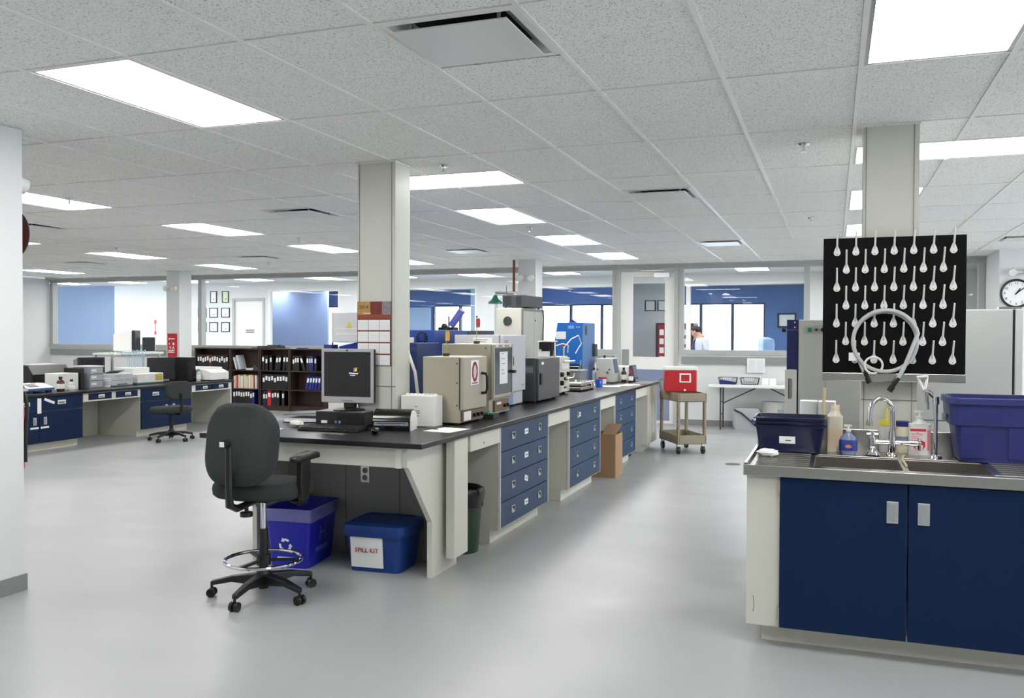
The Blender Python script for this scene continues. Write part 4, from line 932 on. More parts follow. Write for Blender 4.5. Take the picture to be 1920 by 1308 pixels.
# ---- blue machines on the left side of the island
t = thing('blue_cabinet_machine', 'dark blue machine with round fan grille behind the near column', 'instrument', (-3.5, 7.3, T))
wpart('housing', MB().box(-3.82, 7.0, T+.01, -3.3, 7.75, 1.60), BLUEM, t, bevel=.008)
wpart('lower_box', MB().box(-3.8, 6.55, T+.01, -3.25, 6.99, 1.49), mat('machine_navy', (26, 50, 100), .4), t, bevel=.006)
wpart('feet', MB().box(-3.78, 6.6, T, -3.74, 6.64, T+.012).box(-3.34, 6.6, T, -3.3, 6.64, T+.012).box(-3.78, 7.65, T, -3.74, 7.69, T+.012).box(-3.38, 7.65, T, -3.34, 7.69, T+.012), BLACK, t)
fg = wpart('fan_grille', MB().cyl((-3.42, 7.0, 1.53), (-3.42, 6.99, 1.53), .055, n=20), BLACKM, t)
for q in range(6): wpart('grille_bar', MB().obox((-3.42, 6.988, 1.53), (.052, .003, .003), (Vector((cos(q*pi/6), 0, sin(q*pi/6))), Vector((0, 1, 0)), Vector((-sin(q*pi/6), 0, cos(q*pi/6))))), BLUEM, fg)
wpart('conduit', MB().tube([(-3.62, 6.75, 1.50), (-3.45, 6.75, 1.52), (-3.36, 6.6, 1.5), (-3.3, 6.5, 1.40), (-3.24, 6.5, 1.25), (-3.2, 6.5, .95)], .014, 8), mat('conduit_grey', (200, 200, 196), .4), t, smooth=True)
wpart('cover_plate', MB().box(-3.72, 6.56, 1.49, -3.45, 6.9, 1.535), CREAM, t)
t = thing('blue_cabinet_machine', 'blue machine with black rear panel standing behind the ovens', 'instrument', (-3.63, 8.3, T))
wpart('housing', MB().box(-3.87, 8.0, T+.01, -3.64, 8.7, 1.60), mat('machine_royal_blue', (22, 54, 170), .4), t, bevel=.006)
wpart('rear_panel', MB().box(-3.64, 8.0, T+.01, -3.4, 8.7, 1.60), mat('machine_black_blue', (34, 38, 56), .4), t, bevel=.006)
wpart('feet', MB().box(-3.85, 8.02, T, -3.8, 8.06, T+.012).box(-3.46, 8.02, T, -3.42, 8.06, T+.012).box(-3.85, 8.62, T, -3.8, 8.66, T+.012).box(-3.46, 8.62, T, -3.42, 8.66, T+.012), BLACK, t)
wpart('fan', MB().cyl((-3.5, 8.0, 1.545), (-3.5, 7.995, 1.545), .03, n=14), mat('fan_teal', (70, 110, 130), .5), t)
wpart('socket', MB().box(-3.54, 7.996, 1.47, -3.51, 8.0, 1.5).box(-3.7, 7.996, 1.45, -3.67, 8.0, 1.52), WPLAST, t)
t = thing('instrument_arm', 'black and violet camera arm on the blue machine', 'instrument', (-3.75, 8.3, 1.6))
part('base', MB().box(-.09, -.07, 0, .08, .07, .035).sph((-.05, 0, .04), .035, 10, 7), BLACK, t, bevel=.004)
part('post', MB().cyl((.0, 0, .03), (.0, 0, .15), .012, n=10), ALU, t)
part('plate', MB().obox((.09, 0, .13), (.025, .04, .10), (Vector((.8, 0, -.6)), Vector((0, 1, 0)), Vector((.6, 0, .8)))), mat('plate_violet', (110, 110, 190), .4), t)
# grey machine left of the near column with warning triangle
t = thing('grey_tower_instrument', 'pale grey instrument with yellow warning triangle left of the near column', 'instrument', (-5.75, 10.0, 0))
wpart('stand', MB().box(-6.1, 9.75, 0, -5.3, 10.4, .78), CREAM, t)
wpart('base', MB().prism([(-6.0, .78), (-5.5, .78), (-5.5, 1.75), (-5.62, 1.7), (-5.75, 1.45), (-6.0, 1.4)], 'y', 9.85, 10.35), mat('machine_royal_blue', (22, 54, 170), .4), t, bevel=.004)
wpart('head', MB().box(-6.06, 9.75, 1.45, -5.66, 10.2, 1.84), mat('instrument_pale', (206, 208, 212), .4), t, bevel=.015)
wpart('head_trim', MB().box(-6.0, 9.745, 1.62, -5.67, 9.75, 1.632).box(-6.0, 9.745, 1.55, -5.67, 9.75, 1.565), WPLAST, t)
wpart('warning_triangle', MB().prism([(-5.83, 1.64), (-5.75, 1.64), (-5.79, 1.71)], 'y', 9.744, 9.749), mat('warning_yellow', (220, 190, 60), .5), t)
wpart('antenna', MB().cyl((-6.13, 9.9, .78), (-6.13, 9.9, 1.58), .012, n=8).box(-6.2, 9.8, 1.36, -6.08, 9.95, 1.42), mat('antenna_blue', (40, 50, 110), .5), t)
# eyewash / shower with green bowl on the far column
t = thing('safety_shower', 'green safety shower head on a brown pipe beside the far column', 'safety shower', (-4.93, 13.5, 2.27))
wpart('pipe', MB().cyl((-4.93, 13.5, C-.01), (-4.93, 13.5, 2.26), .022, n=12), mat('pipe_rust', (120, 60, 48), .6), t, smooth=True)
wpart('arm', MB().tube([(-4.93, 13.5, 2.26), (-4.93, 13.5, 2.22), (-5.0, 13.45, 2.22), (-5.22, 13.4, 2.24), (-5.22, 13.4, 2.2)], .017, 8), STEEL, t, smooth=True)
wpart('bowl', MB().lathe([(.012, 2.21), (.03, 2.19), (.06, 2.13), (.115, 2.09), (.12, 2.06), (.0, 2.07)], (-5.22, 13.4), 20), mat('shower_green', (22, 110, 84), .4), t, smooth=True)
wpart('pull_chain', MB().cyl((-5.04, 13.45, 2.36), (-5.04, 13.45, 2.22), .006, n=6), MGREY, t)
# ================================================================== left bench items
def lp(px, y): return None
t = thing('lab_balance', 'white and blue analytical balance on the left bench beside the near wall', 'balance', (-10.15, 8.82, B), radians(90))
part('base', MB().prism([(-.2, .03), (.18, .03), (.18, .12), (-.02, .12), (-.2, .07)], 'x', -.2, .2), WPLAST, t, bevel=.008)
part('blue_band', MB().box(-.202, -.202, .03, .202, -.19, .062), mat('balance_blue', (52, 92, 160), .4), t)
part('feet', MB().box(-.18, -.18, 0, -.12, -.12, .03).box(.12, -.18, 0, .18, -.12, .03).box(-.18, .1, 0, -.12, .16, .03).box(.12, .1, 0, .18, .16, .03), BLACK, t)
part('display', MB().prism([(-.16, .083), (-.16, .086), (-.05, .116), (-.05, .112)], 'x', -.15, .0), mat('lcd_grey', (120, 122, 128), .3), t)
part('orange_tag', MB().box(.05, .02, .12, .1, .06, .127), mat('tag_vermilion', (220, 70, 50), .5), t)
bottle('reagent_bottle', 'brown glass bottle with white label on the left bench', -10.0, 9.17, B, .05, .2, AMBER, BLACK)
bottle('reagent_bottle', 'clear glass bottle with small dark cap on the left bench', -9.93, 9.29, B, .042, .16, mat('pale_glass', (200, 206, 210), .2), BLACK)
solo('white_box', MB().box(-.13, -.17, 0, .13, .17, .235), WPLAST, 'plain white box behind the brown and clear bottles', 'box', (-10.25, 9.42, B), bevel=.006)
solo('black_tower', MB().box(-.16, -.03, 0, .16, .03, .3), BLACK, 'thin black upright case between the white box and the plastic drawers', 'computer', (-10.28, 9.66, B), bevel=.006)
t = thing('drawer_organizer', 'clear plastic three-drawer organizer on the left bench', 'organizer', (-10.23, 9.87, B))
part('frame', MB().box(-.15, -.13, 0, .15, .13, .01).box(-.15, -.13, .3, .15, .13, .31).box(-.15, -.13, .01, -.14, .13, .3).box(-.14, .12, .01, .15, .13, .3).box(-.14, -.13, .01, .15, -.12, .3), mat('clear_grey', (150, 154, 160), .3), t)
for k in range(3):
    d = part('drawer', MB().box(.135, -.115, .015+k*.097, .155, .115, .105+k*.097), mat('clear_drawer', (172, 176, 182), .25), t, bevel=.003)
    part('drawer_label', MB().box(.155, -.09, .05+k*.097, .1565, .0, .08+k*.097), PAPER, d)
part('white_top', MB().box(-.16, -.14, .31, .16, .14, .325), WPLAST, t)
t = thing('white_tub', 'small white plastic tub with lid beside the clear drawers', 'tub', (-10.14, 10.12, B))
part('tub', MB().lathe([(.0, 0), (.055, 0), (.06, .11), (.0, .11)], n=18), WPLAST, t, smooth=True)
part('lid', MB().lathe([(.0, .11), (.065, .11), (.065, .13), (.0, .13)], n=18), WPLAST, t, smooth=True)
part('paper_label', MB().lathe([(.0592, .03), (.0598, .035), (.061, .08), (.0605, .085)], n=18), mat('label_grey', (190, 194, 196), .6), t, smooth=True)
solo('water_jug', MB().lathe([(.0, 0), (.06, 0), (.065, .12), (.05, .16), (.0, .16)], n=18), mat('jug_blue', (130, 160, 190), .2), 'bluish clear jug behind the small white tub', 'jug', (-10.32, 10.1, B), smooth=True)
t = thing('laser_printer', 'light grey laser printer with paper tray on the left bench', 'printer', (-10.36, 10.45, B))
part('body', MB().box(-.2, -.22, .005, .2, .22, .19), LGREY, t, bevel=.012)
part('tray_gap', MB().box(.2, -.19, .085, .201, .19, .09), DGREY, t)
part('paper_slot', MB().box(.2, -.1, .02, .203, .1, .035), DGREY, t)
part('output_tray', MB().obox((.02, -.02, .2), (.12, .14, .006), (Vector((.95, 0, .3)), Vector((0, 1, 0)), Vector((-.3, 0, .95)))), MGREY, t)
part('badge', MB().box(.2, -.12, .15, .202, -.04, .16), MGREY, t)
t = thing('icp_sampler', 'white analyzer with teal base, yellow label and blue tubes on the left bench', 'instrument', (-10.38, 11.02, B))
part('foot', MB().box(-.22, -.29, 0, .24, .29, .025), mat('teal_base', (20, 96, 96), .5), t, bevel=.005)
part('body', MB().box(-.22, -.28, .025, .24, .28, .17), WPLAST, t, bevel=.01)
part('upper', MB().box(-.22, -.28, .17, .12, .1, .26), WPLAST, t, bevel=.008)
part('teal_trim', MB().box(-.1, .1, .175, .12, .11, .258), mat('teal_trim', (60, 160, 156), .5), t)
part('yellow_label', MB().box(.24, .1, .05, .2415, .26, .15), mat('label_yellow', (196, 170, 80), .6, var=.2, scale=50), t)
part('white_label', MB().box(.24, -.13, .08, .2415, -.04, .14), PAPER, t)
tb = MB()
for k in range(9):
    y = -.22+k*.036; tb.tube([(0, y, .26), (.0, y+.02*(k-4)*.3, .4), (-.03, y+.03*(k-4), .5), (-.12, y+.05*(k-4), .53), (-.2, y+.05*(k-4), .48)], .005, 5)
part('tubes', tb, mat('tube_blue', (150, 196, 214), .3), t, smooth=True)
t = thing('black_monitor', 'black monitor seen from the side on the left bench next to the tower', 'monitor', (-10.42, 11.565, B), radians(72))
part('panel', MB().box(-.24, -.02, .04, .24, .03, .40), BLACK, t, bevel=.008)
part('screen', MB().box(-.22, -.0215, .06, .22, -.02, .38), mat('screen_dark', (14, 14, 18), .18), t)
part('stand', MB().box(-.1, -.08, 0, .1, .1, .02).box(-.03, .03, .02, .03, .06, .2), BLACK, t, bevel=.004)
t = thing('computer_tower', 'black computer tower on the left bench behind the small chair', 'computer', (-10.30, 11.92, B))
part('case', MB().box(-.2, -.085, 0, .2, .085, .40), BLACK, t, bevel=.008)
part('front_bezel', MB().box(.2, -.08, .01, .212, .08, .39), BLACKM, t, bevel=.004)
part('badge', MB().box(.212, .03, .06, .2135, .06, .075), ALU, t)
bottle('wash_bottle', 'small clear bottle with green band beside the tower', -10.03, 12.0, B, .04, .2, mat('pale_glass', (200, 206, 210), .2), mat('cap_green', (90, 150, 130), .5), lab=True)
t = thing('spectrometer', 'low white spectrometer with open top at the far end of the left bench', 'instrument', (-10.34, 12.29, B))
part('feet', MB().box(-.35, -.19, 0, -.3, -.14, .015).box(.42, -.19, 0, .47, -.14, .015).box(-.35, .14, 0, -.3, .19, .015).box(.42, .14, 0, .47, .19, .015), BLACK, t)
part('body', MB().prism([(-.4, .015), (.52, .015), (.52, .14), (.40, .19), (-.4, .19)], 'y', -.23, .23), WPLAST, t, bevel=.008)
part('top_recess', MB().box(-.3, -.16, .19, .3, .16, .1915), mat('recess_grey', (206, 206, 202), .5), t)
part('raised_edge', MB().box(-.4, .17, .19, .38, .23, .225).box(-.4, -.23, .19, -.32, .17, .215), WPLAST, t, bevel=.006)
part('badge', MB().box(.05, -.232, .1, .13, -.23, .135), mat('badge_dark', (60, 74, 96), .4), t)
part('white_label', MB().box(.15, -.232, .09, .25, -.23, .13), PAPER, t)
# back row of the left bench
t = thing('black_printer', 'wide black printer at the back of the left bench', 'printer', (-10.98, 9.72, B))
part('body', MB().prism([(-.2, 0), (.2, 0), (.2, .2), (.1, .33), (-.2, .33)], 'y', -.32, .36), BLACK, t, bevel=.01)
part('top_sheet', MB().box(-.18, -.2, .331, .05, .25, .34), WPLAST, t)
t = thing('black_monitor', 'black monitor with sticker at far left beside the near wall', 'monitor', (-11.02, 8.95, B), radians(80))
part('panel', MB().box(-.28, -.02, .33, .28, .03, .68), BLACK, t, bevel=.008)
part('sticker', MB().box(-.06, -.0225, .62, .03, -.0205, .66), PAPER, t)
part('stand', MB().box(-.12, -.1, 0, .12, .1, .02).box(-.035, .0, .02, .035, .03, .4), BLACK, t, bevel=.004)
t = thing('grey_crt_monitor', 'old monitor with black screen and deep grey housing on the left bench', 'monitor', (-10.98, 10.65, B), radians(62))
part('bezel', MB().box(-.2, -.03, .06, .2, .02, .42), BLACK, t, bevel=.012)
part('tube_housing', MB().prism([(.02, .08), (.3, .14), (.3, .38), (.02, .42)], 'x', -.18, .18), MGREY, t, bevel=.01)
part('screen', MB().box(-.165, -.0315, .09, .165, -.03, .39), mat('screen_dark', (14, 14, 18), .18), t)
part('foot', MB().box(-.13, .0, 0, .13, .24, .062), MGREY, t)
t = thing('overshelf', 'white raised shelf on posts at the back of the left bench', 'shelf', (-11.1, 11.6, B))
wpart('board', MB().box(-11.29, 10.98, 1.20, -10.85, 12.1, 1.235), WPLAST, t, bevel=.004)
for y in (11.0, 12.05):
    for x in (-11.25, -10.9): wpart('post', MB().box(x-.015, y-.015, B, x+.015, y+.015, 1.20), ALU, t)
t = thing('white_crt_monitor', 'white bulky monitor seen from behind on the raised shelf', 'monitor', (-11.06, 11.48, 1.235), radians(-60))
part('bezel', MB().box(-.19, .12, .02, .19, .17, .37), BLACK, t, bevel=.015)
part('housing', MB().prism([(-.17, .03), (.125, .0), (.125, .39), (.02, .38), (-.17, .30)], 'x', -.19, .19), WPLAST, t, bevel=.02)
t = thing('small_screen', 'small black panel with silver edge on the raised shelf', 'monitor', (-11.05, 11.96, 1.235), radians(60))
part('panel', MB().box(-.1, -.02, .01, .1, .01, .25), BLACK, t)
part('edge', MB().box(.1, -.02, .01, .112, .012, .25), ALU, t)
part('foot', MB().box(-.08, -.05, 0, .08, .05, .011), ALU, t)
# ================================================================== bookcases
SH = [.10, .43, .81]; BZ = 1.255
bays = [(-12.55, -11.66), (-11.65, -10.94), (-10.93, -10.23), (-10.22, -9.40)]
BL = ['dark brown bookcase at the left end, partly behind the left bench', 'dark brown bookcase with leaning books and thin manuals', 'dark brown bookcase full of black binders and one red one', 'dark brown bookcase with blue binders and an empty bottom shelf']
for (a, b), lab in zip(bays, BL):
    t = thing('bookcase', lab, 'bookcase', ((a+b)/2, 15.05, 0), 0, 'dark brown bookcases under the glass wall')
    for x in (a, b-.022): wpart('side_panel', MB().box(x, 14.9, 0, x+.022, 15.19, BZ-.025), BROWN, t)
    wpart('top_board', MB().box(a, 14.89, BZ-.025, b, 15.195, BZ), BROWN, t)
    wpart('back_panel', MB().box(a+.022, 15.18, .0, b-.022, 15.19, BZ-.025), BROWN, t)
    wpart('plinth', MB().box(a+.022, 14.92, 0, b-.022, 14.94, .08), BROWN, t)
    for z in SH: wpart('shelf', MB().box(a+.022, 14.905, z-.02, b-.022, 15.18, z), BROWN, t)
BC = {'k': mat('binder_black', (22, 22, 24), .5), 'b': mat('binder_blue', (28, 36, 120), .45), 'r': mat('binder_red', (200, 28, 30), .45), 'm': mat('binder_maroon', (96, 24, 32), .5), 'n': mat('binder_navy', (34, 36, 72), .5)}
LABN = {'k': 'black', 'b': 'blue', 'r': 'bright red', 'm': 'maroon', 'n': 'navy'}
bcache = {}
def binder(x, z, w, c, h, lean, labz, label, grp):
    key = (c, round(w, 3), round(h, 2), labz)
    if key not in bcache:
        cov = MB().box(-w/2, 0, 0, w/2, .24, h); lb = MB().box(-w*.34, -.0015, labz, w*.34, 0, labz+.085)
        o1 = link('cover', cov, BC[c]); o2 = link('spine_label', lb, PAPER); bcache[key] = (o1.data, o2.data)
        bpy.data.objects.remove(o1); bpy.data.objects.remove(o2)
    t = thing('binder', label, 'binder', (x, 14.93, z), 0, grp); t.rotation_euler = (0, lean, 0)
    for n, me in zip(('cover', 'spine_label'), bcache[key]):
        o = bpy.data.objects.new(n, me); COL.objects.link(o); o.parent = t
def run(bay, shelf, spec, x0, where):
    a, b = bays[bay]; x = x0; z = SH[shelf]; cnt = {}
    tot = {}
    for c, *_ in spec: tot[c] = tot.get(c, 0)+1
    for c, w, h, lean, gap in spec:
        cnt[c] = cnt.get(c, 0)+1
        x += gap
        lz = random.Random(x*31).choice([h*.55, h*.56, h*.6, h*.57, h*.48])
        n = cnt[c]
        lab = ('%s ring binder on %s' % (LABN[c], where)) if tot[c] == 1 else '%s %s binder from the left on %s' % (NTH[n-1], LABN[c], where)
        hw = w*cos(lean)
        xo = x+w/2+(h*sin(-lean) if lean < 0 else 0)
        zz = z+.0008+(abs(sin(lean))*w/2)
        binder(xo, zz, w, c, h, lean, lz, lab, 'ring binders in the bookcases')
        x += w/cos(lean)+(.002)
K = 'k'
run(0, 2, [(K if i != 5 else 'm', .058, .30, 0, .0 if i else .0) for i in range(13)], -12.51, 'the top shelf of the left-end bookcase')
run(0, 1, [('b', .05, .27, 0, 0), ('b', .05, .27, 0, .0), ('n', .05, .27, 0, 0)], -11.88, 'the middle shelf of the left-end bookcase')
run(1, 0, [('n', .06, .29, 0, 0)]+[(K, .055, .29, 0, .002) for i in range(7)]+[('b', .05, .27, 0, .0)], -11.61, 'the bottom shelf under the thin manuals')
run(2, 2, [(K, .06, .30, 0, .0), (K, .06, .30, 0, .02), (K, .06, .30, 0, .04), (K, .06, .30, .14, .06), (K, .06, .30, .14, .0), (K, .06, .30, .07, .06), (K, .06, .30, .0, .02)], -10.90, 'the top shelf of the black-binder bookcase')
run(2, 1, [(K, .066, .30, 0, .0) for i in range(9)], -10.89, 'the middle shelf of the black-binder bookcase')
run(2, 0, [('n', .06, .29, 0, .01), (K, .05, .29, 0, .0), ('r', .085, .30, 0, .0), (K, .06, .29, 0, .01), (K, .06, .29, 0, .0), (K, .06, .29, 0, .0), (K, .06, .29, 0, .06)], -10.89, 'the bottom shelf of the black-binder bookcase')
run(3, 2, [(K, .05, .30, 0, .0), (K, .05, .30, 0, .0), (K, .05, .30, 0, .0), (K, .06, .30, -.30, .0), (K, .06, .30, 0, .10), ('b', .045, .30, 0, .0), ('b', .045, .30, 0, .0), (K, .05, .28, 0, .03)], -10.17, 'the top shelf above the blue binders')
run(3, 1, [('b', .06, .27, .22, .02), ('b', .055, .27, .2, .01), ('b', .055, .27, .17, .01), ('b', .055, .27, .12, .015), ('b', .06, .27, .06, .02)], -9.90, 'the half-empty middle shelf')
# thin manuals
mc = [(230, 226, 214), (200, 196, 180), (196, 60, 54), (224, 214, 180), (210, 206, 196), (236, 232, 220), (180, 190, 150), (228, 210, 150), (214, 214, 206), (190, 186, 170), (236, 236, 230), (230, 200, 120), (206, 210, 214), (160, 60, 70), (226, 226, 216)]
mn = ['cream', 'grey', 'red', 'pale yellow', 'light grey', 'ivory', 'sage green', 'straw yellow', 'off-white', 'taupe', 'white', 'golden', 'silver grey', 'dark red', 'pale grey']
x = -11.60
for k, c in enumerate(mc):
    w = .028+.012*((k*7) % 3)/2; h = .25+.03*((k*5) % 4)/3
    wsolo('manual', MB().box(x, 14.94, SH[1]+.0008, x+w, 15.15, SH[1]+h), mat('manual_%d' % k, c, .6), '%s thin manual, %s from the left in the row of manuals' % (mn[k], NTH[k]), 'book', 'thin manuals on the middle shelf')
    x += w+.004
def lean_book(x, w, h, a, c, lab):
    t = solo('book', MB().box(-w/2, 0, 0, w/2, .2, h), mat('book_'+lab[:6].strip().replace(' ', '_'), c, .6), lab, 'book', (x, 14.94, SH[2]+.0008+abs(sin(a))*w/2), None); t.rotation_euler = (0, a, 0)
lean_book(-11.53, .03, .26, -.30, (222, 222, 226), 'pale leaning book at the left of the top shelf')
lean_book(-11.445, .05, .30, -.28, (196, 204, 216), 'blue-grey leaning book with dark cover picture on the top shelf')
wsolo('book', MB().box(-11.30, 14.94, SH[2]+.0008, -11.13, 15.14, SH[2]+.035), mat('book_flat_white', (226, 226, 228), .6), 'white book lying flat on the top shelf beside the leaning books', 'book')
wsolo('book', MB().prism([(-11.12, SH[2]+.0008), (-10.975, SH[2]+.0008), (-10.975, SH[2]+.02), (-11.12, SH[2]+.11)], 'y', 14.95, 15.12), mat('book_dark_grey', (70, 66, 72), .6), 'dark grey book slumped at the right of the top shelf', 'book')
t = thing('parts_tray', 'flat brown tray of metal parts on top of the bookcases', 'tray', (-10.75, 15.03, BZ))
part('board', MB().box(-.4, -.1, 0, .4, .1, .015), BROWN, t)
part('parts', MB().box(-.3, -.05, .015, -.1, .05, .05).box(-.05, -.06, .015, .2, .06, .07).cyl((.28, 0, .015), (.28, 0, .06), .05), DGREY, t)
sheet('white papers lying on top of the right-hand bookcases', -10.3, 15.0, BZ, .5, .2, .05)
solo('blue_notebook', MB().box(-.1, -.07, 0, .1, .07, .015), BC['b'], 'dark blue notebook on top of the bookcases', 'notebook', (-9.98, 14.99, BZ))
# red fire notice on the far left column
t = thing('fire_blanket_panel', 'red safety panel with white print on the far left column', 'sign', (-12.32, 13.995, 1.03))
part('panel', MB().box(-.11, -.03, 0, .105, 0, .52), mat('panel_red', (190, 22, 34), .45), t, bevel=.004)
pm = MB().box(-.08, -.032, .40, -.05, -.03, .43).box(-.04, -.032, .405, .07, -.03, .425).box(-.07, -.032, .30, -.05, -.03, .33).box(.02, -.032, .29, .06, -.03, .34).box(-.09, -.032, .14, .06, -.03, .16).box(-.09, -.032, .175, .06, -.03, .19)
pm.prism([(-.07, .26), (-.02, .26), (-.02, .25), (-.045, .20), (-.055, .20), (-.035, .25), (-.07, .25)], 'y', -.032, -.03).prism([(.0, .20), (.015, .20), (.035, .245), (.055, .20), (.07, .20), (.04, .265), (.03, .265)], 'y', -.032, -.03)
part('print', pm, PAPER, t)
# framed certificates on the corridor wall
for r, (z, w, h) in enumerate(((2.46, .20, .29), (2.07, .25, .24), (1.71, .25, .24))):
    for c, x in enumerate((-14.92, -14.57, -14.21)):
        lab = 'black-framed certificate, %s row, %s' % (('top', 'middle', 'bottom')[r], ('left one behind the glass mullion', 'middle one', 'right one')[c])
        t = thing('framed_certificate', lab, 'picture frame', (x, Y2, z), 0, 'framed certificates on the corridor wall')
        f = MB(); e = .018
        f.box(-w/2, -.022, -h/2, -w/2+e, 0, h/2).box(w/2-e, -.022, -h/2, w/2, 0, h/2).box(-w/2+e, -.022, -h/2, w/2-e, 0, -h/2+e).box(-w/2+e, -.022, h/2-e, w/2-e, 0, h/2)
        part('frame', f, BLACK, t)
        part('print', MB().box(-w/2+e, -.01, -h/2+e, w/2-e, 0, h/2-e), mat('cert_green', (216, 226, 190), .5) if (r == 0 and c == 2) else PAPER, t)
        part('seal', MB().cyl((.01, -.01, -h*.18), (.01, -.012, -h*.18), .018, n=10), mat('seal_blue', (90, 110, 160), .5), t)
# extinguisher sign by the left window (beyond the glass)
t = thing('extinguisher_sign', 'narrow red and white sign on the corridor wall beyond the left window', 'sign', (-16.4, Y2, 1.7))
part('plate', MB().box(-.04, -.006, -.2, .04, 0, .2), PAPER, t)
part('red_band', MB().box(-.035, -.008, .1, .035, -.006, .19).box(-.035, -.008, -.19, .035, -.006, -.1).box(-.015, -.008, -.1, .015, -.006, .1), RED, t)
# ================================================================== cart with cooler
TAN = mat('cart_tan', (138, 128, 108), .55, var=.05)
t = thing('utility_cart', 'tan plastic utility cart on black wheels beside the island', 'cart', (-1.90, 11.84, 0), radians(30))
L2, W2 = .36, .20      # half length (local y) and half width (local x)
def tray(z, h):
    mb = MB()
    mb.box(-W2, -L2, z, W2, L2, z+.02)
    for s in (-1, 1): mb.box(s*W2, -L2, z, s*(W2-.02), L2, z+h).box(-W2+.02, s*L2, z, W2-.02, s*(L2-.02), z+h)
    return mb
part('upper_tray', tray(.685, .115), TAN, t, bevel=.008)
part('lower_tray', tray(.13, .12), TAN, t, bevel=.008)
for sx in (-1, 1):
    for sy in (-1, 1):
        p = part('post', MB().box(sx*(W2-.005), sy*(L2-.005), .2, sx*(W2-.035), sy*(L2-.07), .70), TAN, t, bevel=.006)
        hl = MB()
        for z in (.34, .43, .52): hl.cyl((sx*(W2-.004), sy*(L2-.038), z), (sx*(W2-.006), sy*(L2-.038), z), .012, n=10)
        part('adjust_hole', hl, BLACKM, p)
        cs = part('caster', MB().cyl((sx*(W2-.03)-.015, sy*(L2-.06), .052), (sx*(W2-.03)+.015, sy*(L2-.06), .052), .052, n=18), BLACK, t, smooth=True)
        part('fork', MB().box(sx*(W2-.03)-.02, sy*(L2-.06)-.02, .1, sx*(W2-.03)+.02, sy*(L2-.06)+.02, .131).box(sx*(W2-.03)-.022, sy*(L2-.06)-.012, .045, sx*(W2-.03)-.018, sy*(L2-.06)+.012, .1).box(sx*(W2-.03)+.018, sy*(L2-.06)-.012, .045, sx*(W2-.03)+.022, sy*(L2-.06)+.012, .1), ALU, cs)
part('handle', MB().tube([(-W2+.03, L2-.03, .79), (-W2+.03, L2+.05, .86), (-W2+.04, L2+.09, .94), (-.0, L2+.11, .96), (W2-.04, L2+.09, .94), (W2-.03, L2+.05, .86), (W2-.03, L2-.03, .79)], .018, 8), TAN, t, smooth=True)
part('rags', MB().sph((-.05, .1, .165), (.08, .06, .03), 10, 6).sph((.06, -.1, .165), (.07, .05, .025), 10, 6), PAPER, t)
t = thing('cooler_box', 'red picnic cooler with white lid standing on the cart', 'cooler', (-1.93, 11.80, .8008), radians(15))
part('body', MB().box(-.21, -.13, 0, .21, .13, .29), RED, t, bevel=.015)
part('lid', MB().box(-.218, -.138, .29, .218, .138, .34), WPLAST, t, bevel=.012)
h = part('handle', MB().box(-.02, -.138, .23, .13, -.13, .25).box(-.02, -.138, .13, .0, -.13, .23).box(.11, -.138, .13, .13, -.13, .23).box(.0, -.138, .13, .11, -.13, .145), WPLAST, t)
part('end_grip', MB().box(.21, -.06, .16, .222, .06, .21), WPLAST, t)
part('spigot', MB().cyl((.05, -.13, .03), (.05, -.15, .03), .014, n=10), WPLAST, t)
# ================================================================== folding table at the back wall
t = thing('folding_table', 'white folding table with dark legs against the back wall', 'table', (-1.05, 14.92, 0))
wpart('table_top', MB().box(-1.93, 14.62, .70, -.2, 15.19, .745), WPLAST, t, bevel=.008)
for x in (-1.74, -.42):
    for y in (14.72, 15.08): wpart('leg', MB().cyl((x, y, .0), (x, y, .70), .014, n=10), DGREY, t)
    wpart('leg_brace', MB().cyl((x, 14.72, .25), (x, 15.08, .25), .010, n=8).cyl((x, 14.72, .45), (x, 15.08, .45), .01, n=8), DGREY, t)
    s = 1 if x < -1 else -1
    wpart('strut', MB().cyl((x+s*.01, 14.9, .42), (x+s*.55, 14.9, .69), .010, n=8), DGREY, t)
def basket(x, label, blue):
    t = thing('wire_basket', label, 'basket', (x, 14.88, .745), radians(0), 'wire desk baskets on the folding table')
    w = MB(); a, b, h = .15, .11, .11
    pts = lambda s, z: [(-a*s, -b*s, z), (a*s, -b*s, z), (a*s, b*s, z), (-a*s, b*s, z), (-a*s, -b*s, z)]
    w.tube(pts(.85, .004), .003, 5)
    prof = [(-a, -b, h), (-a*.55, -b, h), (-a*.5, -b, h*.45), (a*.5, -b, h*.45), (a*.55, -b, h), (a, -b, h), (a, b, h), (-a, b, h), (-a, -b, h)]
    w.tube(prof, .004, 5)
    for k in range(9):
        u = -1+.25*k; top = h if abs(u) > .5 else h*.45
        w.tube([(a*u, -b, top), (a*u*.85, -b*.85, .004)], .002, 4).tube([(a*u*.85, -b*.85, .004), (a*u*.85, b*.85, .004)], .002, 4).tube([(a*u*.85, b*.85, .004), (a*u, b, h)], .002, 4)
    for k in range(5):
        v = -1+.5*k
        for s in (-1, 1): w.tube([(s*a*.85, b*v*.85, .004), (s*a, b*v, h)], .002, 4)
        w.tube([(-a*.85, b*v*.85, .004), (a*.85, b*v*.85, .004)], .002, 4)
    part('wires', w, BLACK, t)
    if blue: part('blue_liner', MB().prism([(-.125, .008), (.125, .008), (.14, .03), (-.13, .075)], 'y', -.09, .09), mat('liner_blue', (34, 44, 130), .5), t)
    else: part('papers', MB().box(-.115, -.085, .008, .115, .085, .03), mat('paper_blue', (170, 186, 200), .7), t)
basket(-1.64, 'black wire basket holding something blue, left on the folding table', True)
basket(-1.29, 'black wire basket with papers, right on the folding table', False)
